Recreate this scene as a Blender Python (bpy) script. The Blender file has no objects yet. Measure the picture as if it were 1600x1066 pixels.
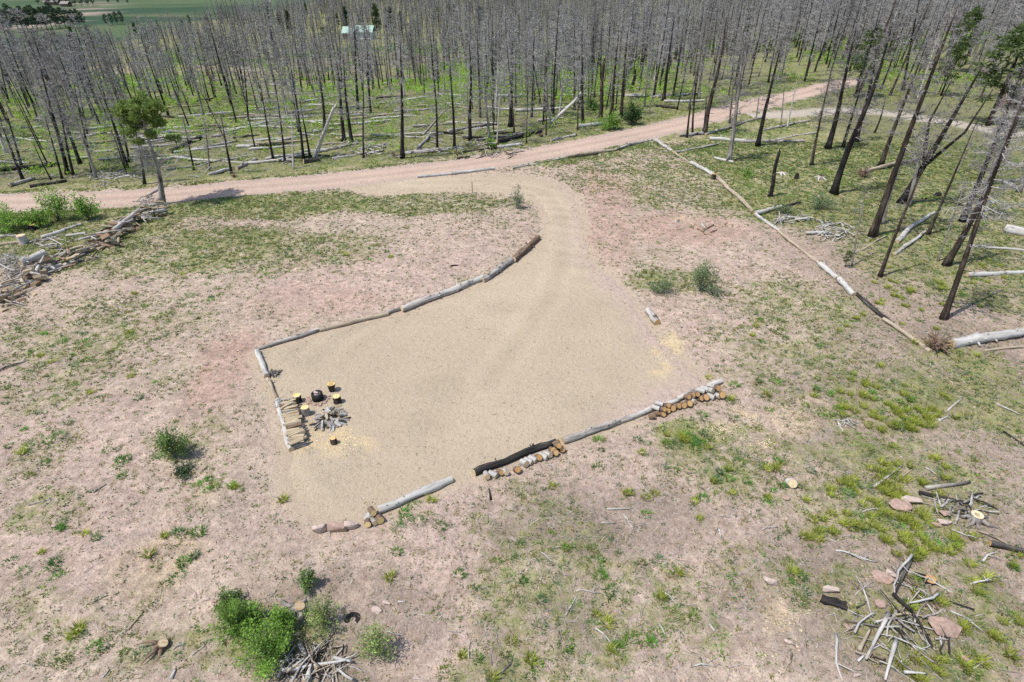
import bpy, math, random
import numpy as np
from mathutils import Vector, Quaternion, Matrix, geometry

rnd = random.Random(7)
rng = np.random.default_rng(7)
scene = bpy.context.scene
COL = scene.collection
R = math.radians

# ------------------------------------------------------------------ camera, sky, sun, exposure
CAM_H, TILT, FPX = 16.0, R(33.5), 900.0          # metres up, pitch down, focal length for a 1600 px wide frame
cam_data = bpy.data.cameras.new('camera')
cam = bpy.data.objects.new('camera', cam_data)
COL.objects.link(cam)
cam_data.sensor_width = 36.0
cam_data.lens = 36.0 * FPX / 1600.0
cam_data.clip_start = 0.1
cam_data.clip_end = 12000
cam.location = (0, 0, CAM_H)
cam.rotation_euler = (math.pi / 2 - TILT, 0, 0)
scene.camera = cam

SUN_ELEV = R(62)
SUN_AZ = math.atan2(-0.93, -0.37)                # compass angle from +Y towards +X: sun behind and to the left
to_sun = Vector((math.sin(SUN_AZ) * math.cos(SUN_ELEV), math.cos(SUN_AZ) * math.cos(SUN_ELEV), math.sin(SUN_ELEV)))
world = bpy.data.worlds.new('World')
scene.world = world
world.use_nodes = True
wn = world.node_tree
wn.nodes.clear()
sky = wn.nodes.new('ShaderNodeTexSky')
sky.sky_type = 'NISHITA'
sky.sun_disc = False
sky.sun_elevation = SUN_ELEV
sky.sun_rotation = SUN_AZ % (2 * math.pi)
bg = wn.nodes.new('ShaderNodeBackground')
bg.inputs['Strength'].default_value = 0.13
wo = wn.nodes.new('ShaderNodeOutputWorld')
wn.links.new(sky.outputs[0], bg.inputs[0])
wn.links.new(bg.outputs[0], wo.inputs[0])
sd = bpy.data.lights.new('sun', 'SUN')
sd.energy = 3.45
sd.angle = R(0.5)
sd.color = (1.0, 0.96, 0.9)
sun = bpy.data.objects.new('sun', sd)
COL.objects.link(sun)
sun.rotation_euler = to_sun.to_track_quat('Z', 'Y').to_euler()
sun.location = (-40, -20, 80)

scene.view_settings.view_transform = 'Standard'
scene.view_settings.look = 'None'
scene.view_settings.exposure = 0.51
scene.view_settings.gamma = 1.0
scene.view_settings.use_curve_mapping = False
scene.cycles.max_bounces = 4
scene.cycles.diffuse_bounces = 2
scene.cycles.glossy_bounces = 1
scene.cycles.transmission_bounces = 2
scene.cycles.transparent_max_bounces = 4
scene.cycles.use_denoising = False
scene.cycles.caustics_reflective = False
scene.cycles.caustics_refractive = False

# ------------------------------------------------------------------ numeric helpers
def _hash(ix, iy, seed):
    h = (ix.astype(np.int64) * 374761393 + iy.astype(np.int64) * 668265263 + seed * 144269504) & 0x7FFFFFFF
    h = ((h ^ (h >> 13)) * 1274126177) & 0x7FFFFFFF
    return ((h ^ (h >> 16)) & 0xFFFF) / 65535.0

def vnoise(x, y, seed=0):
    x = np.asarray(x, float); y = np.asarray(y, float)
    ix = np.floor(x); iy = np.floor(y)
    fx = x - ix; fy = y - iy
    fx = fx * fx * fx * (fx * (fx * 6 - 15) + 10); fy = fy * fy * fy * (fy * (fy * 6 - 15) + 10)
    a = _hash(ix, iy, seed); b = _hash(ix + 1, iy, seed); c = _hash(ix, iy + 1, seed); d = _hash(ix + 1, iy + 1, seed)
    return (a * (1 - fx) + b * fx) * (1 - fy) + (c * (1 - fx) + d * fx) * fy

def fbm(x, y, freq, octv=4, seed=0):
    s = 0; a = 1.0; t = 0
    for o in range(octv):
        s = s + a * vnoise(x * freq, y * freq, seed + o * 17); t += a
        a *= 0.55; freq *= 2.07
    return s / t                                   # 0..1

def sstep(a, b, x):
    t = np.clip((np.asarray(x, float) - a) / (b - a), 0, 1)
    return t * t * (3 - 2 * t)

ST, CT = math.sin(TILT), math.cos(TILT)
def ray(px, py):
    u = np.asarray(px, float) - 800; v = 533 - np.asarray(py, float)
    return u, FPX * CT + v * ST, -FPX * ST + v * CT

def flat(px, py):
    dx, dy, dz = ray(px, py)
    t = CAM_H / -dz
    return dx * t, dy * t

def project(x, y, z):
    dz = z - CAM_H
    zc = y * CT - dz * ST
    return 800 + FPX * x / zc, 533 - FPX * (y * ST + dz * CT) / zc, zc

# dirt road centre line and its ground
ROAD_UP = [(-160, 311), (0, 306), (130, 303), (250, 298), (400, 286), (500, 277), (600, 266), (700, 254), (800, 240), (900, 222), (1000, 202), (1100, 177), (1150, 162), (1200, 151), (1280, 134), (1335, 123)]
ROAD_LO = [(-160, 331), (0, 327), (130, 325), (250, 317), (400, 301), (500, 294), (600, 284), (700, 271), (800, 256), (900, 239), (1000, 217), (1100, 196), (1150, 181), (1200, 168), (1280, 145), (1335, 131)]
RU, RL = np.array([flat(*p) for p in ROAD_UP]), np.array([flat(*p) for p in ROAD_LO])
ROAD = (RU + RL) / 2
ROAD_HALF = float(np.median(np.linalg.norm(RU - RL, axis=1))) / 2
ROAD_END = ROAD[-1]
ROAD = np.vstack([[(-140, 36.0), (-90, 41.0)], ROAD, [(75, 124), (110, 160)]])
ROAD = ROAD[np.argsort(ROAD[:, 0])]
def roady(x):
    return np.interp(x, ROAD[:, 0], ROAD[:, 1])

PAD_PX = [(402, 549), (480, 529), (560, 506), (640, 486), (700, 463), (760, 441), (800, 416), (836, 385), (850, 362), (853, 340),
          (846, 322), (815, 308), (760, 301), (700, 300), (640, 303), (600, 306), (560, 300), (535, 294), (600, 285), (680, 277),
          (770, 272), (835, 277), (880, 288), (900, 306), (909, 335), (912, 370), (925, 408), (955, 432), (985, 460), (1005, 490), (1022, 516),
          (1045, 540), (1075, 566), (1097, 590), (1110, 602), (1010, 648), (880, 692), (745, 742), (700, 754), (595, 803), (560, 815), (505, 816),
          (470, 795), (446, 765), (440, 735), (452, 703), (430, 635), (412, 588)]
PAD = np.array([flat(*p) for p in PAD_PX])

def poly_in(P, x, y):
    x = np.asarray(x, float); y = np.asarray(y, float)
    ins = np.zeros(x.shape, bool)
    n = len(P)
    for i in range(n):
        x1, y1 = P[i]; x2, y2 = P[(i + 1) % n]
        if y1 == y2: continue
        c = ((y1 > y) != (y2 > y)) & (x < (x2 - x1) * (y - y1) / (y2 - y1) + x1)
        ins ^= c
    return ins

def seg_dist(P, x, y, closed=True):
    x = np.asarray(x, float); y = np.asarray(y, float)
    d = np.full(x.shape, 1e9)
    n = len(P)
    for i in range(n if closed else n - 1):
        a = P[i]; b = P[(i + 1) % n]
        ab = b - a; L = max(ab @ ab, 1e-9)
        t = np.clip(((x - a[0]) * ab[0] + (y - a[1]) * ab[1]) / L, 0, 1)
        d = np.minimum(d, np.hypot(x - a[0] - t * ab[0], y - a[1] - t * ab[1]))
    return d

def pad_sd(x, y):
    d = seg_dist(PAD, x, y)
    return np.where(poly_in(PAD, x, y), -d, d)

def road_d(x, y):
    """distance from the road's middle, scaled so that its edge lies at 2.75"""
    return seg_dist(ROAD[:-2], x, y, False) + 2.75 - ROAD_HALF

def big_h(x, y):
    s = y - roady(x) - 9
    h = -8.5 * sstep(0, 125, s) - 3.5 * sstep(80, 320, s)
    h = h + 90 * sstep(1100, 3600, np.hypot(x, y)) + 25 * sstep(700, 1500, np.hypot(x, y)) * (fbm(x, y, 1 / 700, 3, 5) - 0.5)
    h = h + 3.0 * sstep(60, 160, s) * (fbm(x, y, 1 / 90, 2, 9) - 0.5)
    h = h + 0.22 * (fbm(x, y, 1 / 14, 2, 3) - 0.5)
    return h

def hgt(x, y, rough=True):
    x = np.asarray(x, float); y = np.asarray(y, float)
    h = big_h(x, y)
    if rough:
        m = sstep(0.1, 1.2, pad_sd(x, y)) * sstep(2.6, 4.2, road_d(x, y)) * (1 - sstep(110, 200, y))
        h = h + m * (0.34 * (fbm(x, y, 0.28, 3, 21) - 0.45) + 0.24 * (fbm(x, y, 1.1, 4, 22) - 0.4))
    return h

def G(px, py, rough=True):
    """ground point under a pixel of the 1600 x 1066 photograph"""
    dx, dy, dz = ray(px, py)
    t = CAM_H / -dz
    for _ in range(24):
        z = hgt(dx * t, dy * t, rough)
        t = 0.4 * t + 0.6 * (CAM_H - z) / -dz
    return np.array([dx * t, dy * t, float(hgt(dx * t, dy * t, rough))])

def GV(px, py): return Vector(G(px, py))

def ppm(p):
    """photo pixels per metre at a world point"""
    return FPX / project(*p)[2]

def axis(lo, hi, step, flo, fhi):
    core = np.arange(lo, hi, step); out = [core]
    a = [lo]; d = step
    while a[-1] > flo: d *= 1.09; a.append(a[-1] - d)
    b = [core[-1]]; d = step
    while b[-1] < fhi: d *= 1.045 if b[-1] < 700 else 1.09; b.append(b[-1] + d)
    return np.concatenate([np.array(a[1:])[::-1], core, np.array(b[1:])])
gx = axis(-38, 46, 0.25, -4500, 4500); gy = axis(4, 66, 0.25, -600, 5200)
X, Y = np.meshgrid(gx, gy)
xs, ys = X.ravel(), Y.ravel()
GZ = {True: hgt(xs, ys).reshape(X.shape), False: hgt(xs, ys, False).reshape(X.shape)}
def grid_at(A, x, y):
    x = np.asarray(x, float); y = np.asarray(y, float)
    i = np.clip(np.searchsorted(gx, x) - 1, 0, len(gx) - 2); j = np.clip(np.searchsorted(gy, y) - 1, 0, len(gy) - 2)
    u = np.clip((x - gx[i]) / (gx[i + 1] - gx[i]), 0, 1); v = np.clip((y - gy[j]) / (gy[j + 1] - gy[j]), 0, 1)
    return (A[j, i] * (1 - u) + A[j, i + 1] * u) * (1 - v) + (A[j + 1, i] * (1 - u) + A[j + 1, i + 1] * u) * v
def hgt(x, y, rough=True):
    """height of the built ground sheet"""
    return grid_at(GZ[rough], x, y)

# ------------------------------------------------------------------ mesh helpers
class Geo:
    def __init__(s): s.V = []; s.T = []; s.M = []; s.C = []; s.n = 0
    def add(s, V, T, mat=0, col=None):
        V = np.asarray(V, float).reshape(-1, 3); T = np.asarray(T, int).reshape(-1, 3)
        s.V.append(V); s.T.append(T + s.n); s.M.append(np.full(len(T), mat))
        if col is None: col = (1, 1, 1)
        c = np.asarray(col, float)
        s.C.append(np.broadcast_to(c, (len(V), 3)) if c.ndim == 1 else c)
        s.n += len(V)
    def mesh(s, name, mats, smooth=False, color=False):
        me = bpy.data.meshes.new(name)
        V = np.vstack(s.V); T = np.vstack(s.T); M = np.concatenate(s.M)
        me.vertices.add(len(V)); me.vertices.foreach_set('co', V.ravel())
        me.loops.add(T.size); me.loops.foreach_set('vertex_index', T.ravel().astype(np.int32))
        me.polygons.add(len(T))
        me.polygons.foreach_set('loop_start', np.arange(0, T.size, 3, dtype=np.int32))
        me.polygons.foreach_set('material_index', M.astype(np.int32))
        me.polygons.foreach_set('use_smooth', np.full(len(T), smooth))
        for m in mats: me.materials.append(m)
        if color:
            C = np.vstack(s.C)
            a = me.attributes.new('Col', 'FLOAT_COLOR', 'POINT')
            a.data.foreach_set('color', np.hstack([C, np.ones((len(C), 1))]).ravel())
        me.update(); me.validate()
        return me

def tube(P, rad, n=6, cap=True, lump=0.0, seed=0):
    P = np.asarray(P, float); k = len(P)
    rad = np.broadcast_to(np.asarray(rad, float), (k,))
    T = np.gradient(P, axis=0); T /= np.linalg.norm(T, axis=1)[:, None] + 1e-12
    mean = P[-1] - P[0]
    ref = np.array([0, 0, 1.0]) if abs(mean[2]) < 0.8 * np.linalg.norm(mean) else np.array([1.0, 0, 0])
    u = np.cross(T, ref); u /= np.linalg.norm(u, axis=1)[:, None] + 1e-12
    v = np.cross(T, u)
    a = np.arange(n) * 2 * math.pi / n
    rr = np.repeat(rad[:, None], n, 1)
    if lump:
        rr = rr * (1 + lump * (np.random.default_rng(seed).random((k, n)) - 0.5) * 2)
    V = P[:, None, :] + rr[:, :, None] * (np.cos(a)[None, :, None] * u[:, None, :] + np.sin(a)[None, :, None] * v[:, None, :])
    V = V.reshape(-1, 3)
    i = np.arange(k - 1)[:, None] * n; j = np.arange(n)[None, :]; jn = (j + 1) % n
    A = (i + j).ravel(); B = (i + jn).ravel(); C = (i + n + jn).ravel(); D = (i + n + j).ravel()
    F = np.vstack([np.stack([A, B, C], 1), np.stack([A, C, D], 1)])
    if cap:
        j0 = np.arange(n); jn = (j0 + 1) % n
        V = np.vstack([V, P[:1], P[-1:]]); c0 = k * n
        e = (k - 1) * n
        F = np.vstack([F, np.stack([np.full(n, c0), jn, j0], 1), np.stack([np.full(n, c0 + 1), e + j0, e + jn], 1)])
    return V, F

def obj(name, me, parent=None, loc=None):
    o = bpy.data.objects.new(name, me)
    COL.objects.link(o)
    if parent is not None: o.parent = parent
    if loc is not None: o.location = loc
    return o

def tag(o, label=None, cat=None, group=None, kind=None):
    if label: o['label'] = label
    if cat: o['category'] = cat
    if group: o['group'] = group
    if kind: o['kind'] = kind
    return o

def thing(name, label, cat, loc=(0, 0, 0), group=None):
    return tag(obj(name, None, None, loc), label, cat, group)

def set_mat(o, m, slot=0):
    o.material_slots[slot].link = 'OBJECT'
    o.material_slots[slot].material = m

# ------------------------------------------------------------------ materials
class NT:
    def __init__(s, name):
        s.m = bpy.data.materials.new(name); s.m.use_nodes = True
        s.t = s.m.node_tree; s.t.nodes.clear()
        s.out = s.n('ShaderNodeOutputMaterial')
        s.b = s.n('ShaderNodeBsdfPrincipled')
        s.b.inputs['Roughness'].default_value = 0.9
        s.b.inputs['Specular IOR Level'].default_value = 0.15
        s.l(s.b.outputs[0], s.out.inputs[0])
    def n(s, typ, **kw):
        x = s.t.nodes.new(typ)
        for k, v in kw.items(): setattr(x, k, v)
        return x
    def l(s, a, b): s.t.links.new(a, b)
    def noise(s, vec, scale, detail=5, rough=0.6, w=None):
        x = s.n('ShaderNodeTexNoise')
        x.inputs['Scale'].default_value = scale; x.inputs['Detail'].default_value = detail; x.inputs['Roughness'].default_value = rough
        if w is not None:
            x.noise_dimensions = '4D'; s.l(w, x.inputs['W'])
        s.l(vec, x.inputs['Vector'])
        return x.outputs['Fac']
    def ramp(s, fac, stops):
        x = s.n('ShaderNodeValToRGB')
        e = x.color_ramp.elements
        while len(e) < len(stops): e.new(0.5)
        for k, (p, c) in zip(e, stops):
            k.position = p
            k.color = (*c, 1) if not isinstance(c, (int, float)) else (c, c, c, 1)
        s.l(fac, x.inputs['Fac'])
        return x.outputs['Color']
    def mrange(s, v, a, b, c, d, smooth=False):
        x = s.n('ShaderNodeMapRange')
        if smooth: x.interpolation_type = 'SMOOTHSTEP'
        s.l(v, x.inputs[0])
        for i, q in enumerate((a, b, c, d)): x.inputs[i + 1].default_value = q
        return x.outputs[0]
    def mix(s, fac, a, b, mode='MIX'):
        x = s.n('ShaderNodeMix', data_type='RGBA', blend_type=mode)
        for sock, val in ((x.inputs[0], fac), (x.inputs[6], a), (x.inputs[7], b)):
            if hasattr(val, 'is_linked'): s.l(val, sock)
            elif isinstance(val, (int, float)): sock.default_value = val
            else: sock.default_value = (*val, 1)
        return x.outputs[2]
    def math(s, op, a, b=None):
        x = s.n('ShaderNodeMath', operation=op)
        for i, val in enumerate((a, b)):
            if val is None: continue
            if hasattr(val, 'is_linked'): s.l(val, x.inputs[i])
            else: x.inputs[i].default_value = val
        return x.outputs[0]
    def bump(s, h, strength, dist):
        x = s.n('ShaderNodeBump')
        x.inputs['Strength'].default_value = strength; x.inputs['Distance'].default_value = dist
        s.l(h, x.inputs['Height']); s.l(x.outputs[0], s.b.inputs['Normal'])
    def color(s, c): s.l(c, s.b.inputs['Base Color'])
    def objvec(s, scale=(1, 1, 1)):
        tc = s.n('ShaderNodeTexCoord'); mp = s.n('ShaderNodeMapping')
        mp.inputs['Scale'].default_value = scale
        s.l(tc.outputs['Object'], mp.inputs['Vector'])
        oi = s.n('ShaderNodeObjectInfo')
        w = s.math('MULTIPLY', oi.outputs['Random'], 37.0)
        return mp.outputs[0], w, oi.outputs['Random']

def ground_material():
    t = NT('ground')
    geo = t.n('ShaderNodeNewGeometry'); pos = geo.outputs['Position']
    base = t.n('ShaderNodeAttribute', attribute_name='Base').outputs['Color']
    msk = t.n('ShaderNodeAttribute', attribute_name='Mask').outputs['Color']
    sep = t.n('ShaderNodeSeparateColor'); t.l(msk, sep.inputs[0])
    grass, gravel, far = sep.outputs[0], sep.outputs[1], sep.outputs[2]
    n1 = t.noise(pos, 0.7, 6, 0.62)
    n2 = t.noise(pos, 4.0, 7, 0.68)
    n3 = t.noise(pos, 22.0, 4, 0.7)
    n4 = t.noise(pos, 9.0, 5, 0.7)
    v1 = t.math('MULTIPLY', t.mrange(n1, 0.3, 0.7, 0.86, 1.14), t.mrange(n2, 0.3, 0.7, 0.66, 1.30))
    n3v = t.mrange(n3, 0.25, 0.75, 0.60, 1.36)
    v = t.math('MULTIPLY', v1, n3v)
    # gravel is more even: pull the variation towards one
    keep = t.mrange(gravel, 0, 1, 1.0, 0.20)
    v = t.math('ADD', t.math('MULTIPLY', t.math('SUBTRACT', v, 1.0), keep), 1.0)
    comb = t.n('ShaderNodeCombineColor')
    for i in range(3): t.l(v, comb.inputs[i])
    c = t.mix(1.0, base, comb.outputs[0], 'MULTIPLY')
    mp = t.n('ShaderNodeMapping'); mp.inputs['Rotation'].default_value = (0, 0, -0.5); mp.inputs['Scale'].default_value = (0.35, 2.6, 1); t.l(pos, mp.inputs['Vector'])
    st = t.noise(mp.outputs[0], 1.5, 6, 0.66)
    stf = t.math('MULTIPLY', t.mrange(st, 0.52, 0.64, 0.0, 0.30, True), t.math('MULTIPLY', t.mrange(gravel, 0, 0.5, 1.0, 0.0), t.mrange(far, 0, 1, 1, 0)))
    c = t.mix(stf, c, (0.31, 0.225, 0.175))
    # small stones: single cells lighter or darker
    vo = t.n('ShaderNodeTexVoronoi'); vo.inputs['Scale'].default_value = 17.0; t.l(pos, vo.inputs['Vector'])
    vs = t.n('ShaderNodeSeparateColor'); t.l(vo.outputs['Color'], vs.inputs[0])
    dark = t.math('MULTIPLY', t.math('GREATER_THAN', vs.outputs[0], 0.945), t.mrange(gravel, 0, 1, 0.5, 0.30))
    c = t.mix(dark, c, (0.14, 0.12, 0.10))
    lite = t.math('MULTIPLY', t.math('MULTIPLY', t.math('GREATER_THAN', vs.outputs[1], 0.9), 0.3), t.mrange(far, 0, 1, 1, 0))
    c = t.mix(lite, c, (0.52, 0.44, 0.38))
    # crumbly darker patches between paler crusts, at several sizes
    m1 = t.noise(pos, 1.9, 9, 0.74)
    mot = t.math('MULTIPLY', t.mrange(m1, 0.48, 0.62, 0.0, 0.50, True), t.math('MULTIPLY', t.mrange(gravel, 0, 0.5, 1.0, 0.0), t.mrange(far, 0, 1, 1, 0)))
    c = t.mix(mot, c, (0.27, 0.195, 0.15))
    pal = t.math('MULTIPLY', t.mrange(t.noise(pos, 6.5, 7, 0.72), 0.55, 0.70, 0.0, 0.30, True), t.math('MULTIPLY', t.mrange(gravel, 0, 0.5, 1.0, 0.0), t.mrange(far, 0, 1, 1, 0)))
    c = t.mix(pal, c, (0.60, 0.46, 0.385))
    # short dry litter and crumbs between the plants, only off the gravel
    lit = t.mrange(n4, 0.57, 0.66, 0.0, 0.6, True)
    lit = t.math('MULTIPLY', lit, t.math('MULTIPLY', t.mrange(gravel, 0, 0.6, 1.0, 0.0), t.mrange(far, 0, 1, 1, .15)))
    c = t.mix(lit, c, (0.17, 0.135, 0.105))
    # low green growth
    gn = t.noise(pos, 2.6, 8, 0.72)
    thr = t.mrange(grass, 0, 1, 0.72, 0.24)
    gm = t.math('MULTIPLY', t.math('SUBTRACT', gn, thr), 4.5)
    gx = t.n('ShaderNodeClamp'); t.l(gm, gx.inputs[0])
    gfac = t.math('MULTIPLY', gx.outputs[0], t.mrange(grass, 0, 0.15, 0, 0.85))
    gc = t.ramp(t.noise(pos, 1.1, 5, 0.6), [(0.3, (0.145, 0.175, 0.062)), (0.46, (0.205, 0.222, 0.082)), (0.58, (0.275, 0.255, 0.112)), (0.72, (0.165, 0.235, 0.062))])
    gcm = t.mix(1.0, gc, comb.outputs[0], 'MULTIPLY')
    c = t.mix(gfac, c, gcm)
    t.color(c)
    h = t.math('ADD', t.math('MULTIPLY', n2, 1.0), t.math('MULTIPLY', n3, 0.5))
    t.bump(h, 0.7, 0.14)
    t.b.inputs['Roughness'].default_value = 1.0
    t.b.inputs['Specular IOR Level'].default_value = 0.05
    return t.m

def wood(name, stops, axis=0, scale=5.0, bump=0.5, patch=None, stretch=0.12):
    """weathered or burned wood; the grain runs along one local axis"""
    t = NT(name)
    sc = [1, 1, 1]; sc[axis] = stretch
    vec, w, r = t.objvec(tuple(sc))
    n = t.noise(vec, scale, 6, 0.65, w)
    c = t.ramp(n, stops)
    if patch:
        vec2, w2, r2 = t.objvec((1, 1, 1))
        p = t.noise(vec2, patch[0], 4, 0.6, w2)
        f = t.mrange(p, patch[1], patch[1] + 0.08, 0, patch[3], True)
        c = t.mix(f, c, patch[2])
    t.color(c)
    t.bump(n, bump, 0.03)
    return t.m

def leaf_mat(name, trans=0.45):
    t = NT(name)
    a = t.n('ShaderNodeAttribute', attribute_name='Col').outputs['Color']
    t.color(a)
    t.b.inputs['Roughness'].default_value = 0.7
    tr = t.n('ShaderNodeBsdfTranslucent'); t.l(a, tr.inputs[0])
    mx = t.n('ShaderNodeMixShader'); mx.inputs[0].default_value = trans
    t.l(t.b.outputs[0], mx.inputs[1]); t.l(tr.outputs[0], mx.inputs[2]); t.l(mx.outputs[0], t.out.inputs[0])
    return t.m

def plain(name, col, var=0.25, scale=6.0, rough=0.9, bump=0.3):
    t = NT(name)
    vec, w, r = t.objvec()
    n = t.noise(vec, scale, 5, 0.65, w)
    lo = tuple(c * (1 - var) for c in col); hi = tuple(c * (1 + var) for c in col)
    t.color(t.ramp(n, [(0.3, lo), (0.7, hi)]))
    t.b.inputs['Roughness'].default_value = rough
    if bump: t.bump(n, bump, 0.03)
    return t.m

def cut_wood(name, light, dark):
    t = NT(name)
    vec, w, r = t.objvec()
    wv = t.n('ShaderNodeTexWave', wave_type='RINGS', rings_direction='X')
    wv.inputs['Scale'].default_value = 9.0; wv.inputs['Distortion'].default_value = 2.0; wv.inputs['Detail'].default_value = 2.0
    t.l(vec, wv.inputs['Vector'])
    n = t.noise(vec, 9.0, 4, 0.6, w)
    f = t.math('ADD', t.math('MULTIPLY', wv.outputs['Fac'], 0.35), t.math('MULTIPLY', n, 0.8))
    c = t.ramp(f, [(0.3, dark), (0.7, light)])
    tint = t.ramp(r, [(0.0, (0.8, 0.74, 0.68)), (1.0, (1.1, 1.08, 1.05))])
    t.color(t.mix(1.0, c, tint, 'MULTIPLY'))
    return t.m

MAT = {}
MAT['ground'] = ground_material()
MAT['log_pale'] = wood('pale weathered log', [(0.3, (0.085, 0.072, 0.06)), (0.43, (0.34, 0.31, 0.275)), (0.60, (0.54, 0.51, 0.47))], 0, 8, 0.9, (2.2, 0.57, (0.07, 0.06, 0.05), 0.8))
MAT['log_white'] = wood('bleached log', [(0.28, (0.13, 0.115, 0.10)), (0.42, (0.36, 0.34, 0.31)), (0.60, (0.50, 0.48, 0.45))], 0, 7, 0.8, (2.2, 0.60, (0.10, 0.085, 0.075), 0.75))
MAT['log_tan'] = wood('stripped tan log', [(0.28, (0.12, 0.09, 0.06)), (0.45, (0.31, 0.25, 0.18)), (0.65, (0.44, 0.37, 0.28))], 0, 7, 0.8, (1.8, 0.62, (0.08, 0.06, 0.045), 0.8))
MAT['log_dark'] = wood('charred log', [(0.3, (0.008, 0.008, 0.008)), (0.55, (0.045, 0.04, 0.036)), (0.72, (0.20, 0.185, 0.17))], 0, 7, 0.9)
MAT['log_grey'] = wood('grey barked log', [(0.3, (0.05, 0.043, 0.037)), (0.45, (0.25, 0.225, 0.20)), (0.62, (0.47, 0.44, 0.40))], 0, 8, 0.9, (2.0, 0.55, (0.035, 0.03, 0.027), 0.85))
MAT['log_bark'] = wood('brown bark log', [(0.3, (0.055, 0.036, 0.025)), (0.5, (0.17, 0.115, 0.08)), (0.7, (0.30, 0.22, 0.165))], 0, 7, 0.8)
MAT['split_pale'] = wood('split firewood', [(0.3, (0.19, 0.14, 0.09)), (0.5, (0.44, 0.35, 0.23)), (0.7, (0.58, 0.49, 0.36))], 0, 7, 0.4)
MAT['split_brown'] = wood('split firewood brown', [(0.3, (0.09, 0.055, 0.035)), (0.5, (0.26, 0.17, 0.105)), (0.7, (0.42, 0.30, 0.20))], 0, 7, 0.4)
MAT['trunk_char'] = wood('charred bark', [(0.3, (0.008, 0.0075, 0.007)), (0.55, (0.03, 0.026, 0.024)), (0.72, (0.12, 0.10, 0.085))], 2, 6, 0.9, (0.8, 0.66, (0.12, 0.075, 0.05), 0.7), 0.2)
MAT['trunk_brown'] = wood('scorched brown bark', [(0.3, (0.016, 0.012, 0.010)), (0.5, (0.050, 0.037, 0.029)), (0.7, (0.16, 0.125, 0.105))], 2, 6, 0.9, (0.9, 0.60, (0.015, 0.013, 0.012), 0.9), 0.2)
MAT['trunk_grey'] = wood('barkless grey trunk', [(0.3, (0.07, 0.06, 0.052)), (0.5, (0.24, 0.215, 0.19)), (0.7, (0.42, 0.39, 0.36))], 2, 6, 0.6, (0.9, 0.60, (0.03, 0.026, 0.024), 0.9), 0.15)
MAT['trunk_white'] = wood('bleached trunk', [(0.25, (0.20, 0.17, 0.14)), (0.45, (0.46, 0.42, 0.37)), (0.65, (0.60, 0.57, 0.53))], 2, 6, 0.5, None, 0.15)
MAT['twig_grey'] = plain('dead grey twigs', (0.31, 0.295, 0.28), 0.35, 2.0, 0.9, 0)
MAT['twig_pale'] = plain('dead pale twigs', (0.33, 0.315, 0.30), 0.3, 2.0, 0.9, 0)
MAT['twig_dark'] = plain('burned twigs', (0.21, 0.195, 0.185), 0.35, 2.0, 0.9, 0)
MAT['cut_yellow'] = cut_wood('fresh cut yellow wood', (0.74, 0.59, 0.29), (0.48, 0.34, 0.14))
MAT['cut_orange'] = cut_wood('cut orange wood', (0.62, 0.40, 0.19), (0.36, 0.18, 0.07))
MAT['cut_cream'] = cut_wood('cut cream wood', (0.66, 0.57, 0.38), (0.46, 0.36, 0.22))
MAT['cut_pale'] = cut_wood('cut pale wood', (0.60, 0.48, 0.32), (0.36, 0.25, 0.14))
MAT['leaf'] = leaf_mat('leaves')
MAT['rock'] = plain('pink sandstone', (0.36, 0.25, 0.20), 0.35, 3.5, 0.95, 0.7)
MAT['rock_pale'] = plain('pale pink sandstone', (0.46, 0.36, 0.31), 0.28, 3.5, 0.95, 0.6)
MAT['soot'] = plain('sooty rusted steel', (0.022, 0.019, 0.017), 0.5, 8, 0.7, 0.4)
MAT['ash'] = plain('grey ash', (0.26, 0.235, 0.215), 0.3, 14, 1.0, 0.5)
MAT['chips'] = leaf_mat('wood chips and stones', 0.0)
MAT['stake'] = plain('brown stake', (0.13, 0.09, 0.06), 0.2)
MAT['roof_green'] = plain('pale green metal roof', (0.33, 0.45, 0.375), 0.1, 1.0, 0.45, 0)
MAT['siding'] = plain('pale siding', (0.48, 0.49, 0.45), 0.1, 1.0, 0.8, 0)
MAT['siding_dark'] = plain('brown log siding', (0.17, 0.12, 0.085), 0.15, 1.0, 0.8, 0)
MAT['glass'] = plain('window glass', (0.05, 0.065, 0.075), 0.1, 1.0, 0.12, 0)
MAT['trim'] = plain('white trim', (0.66, 0.66, 0.64), 0.05, 1.0, 0.6, 0)

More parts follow.
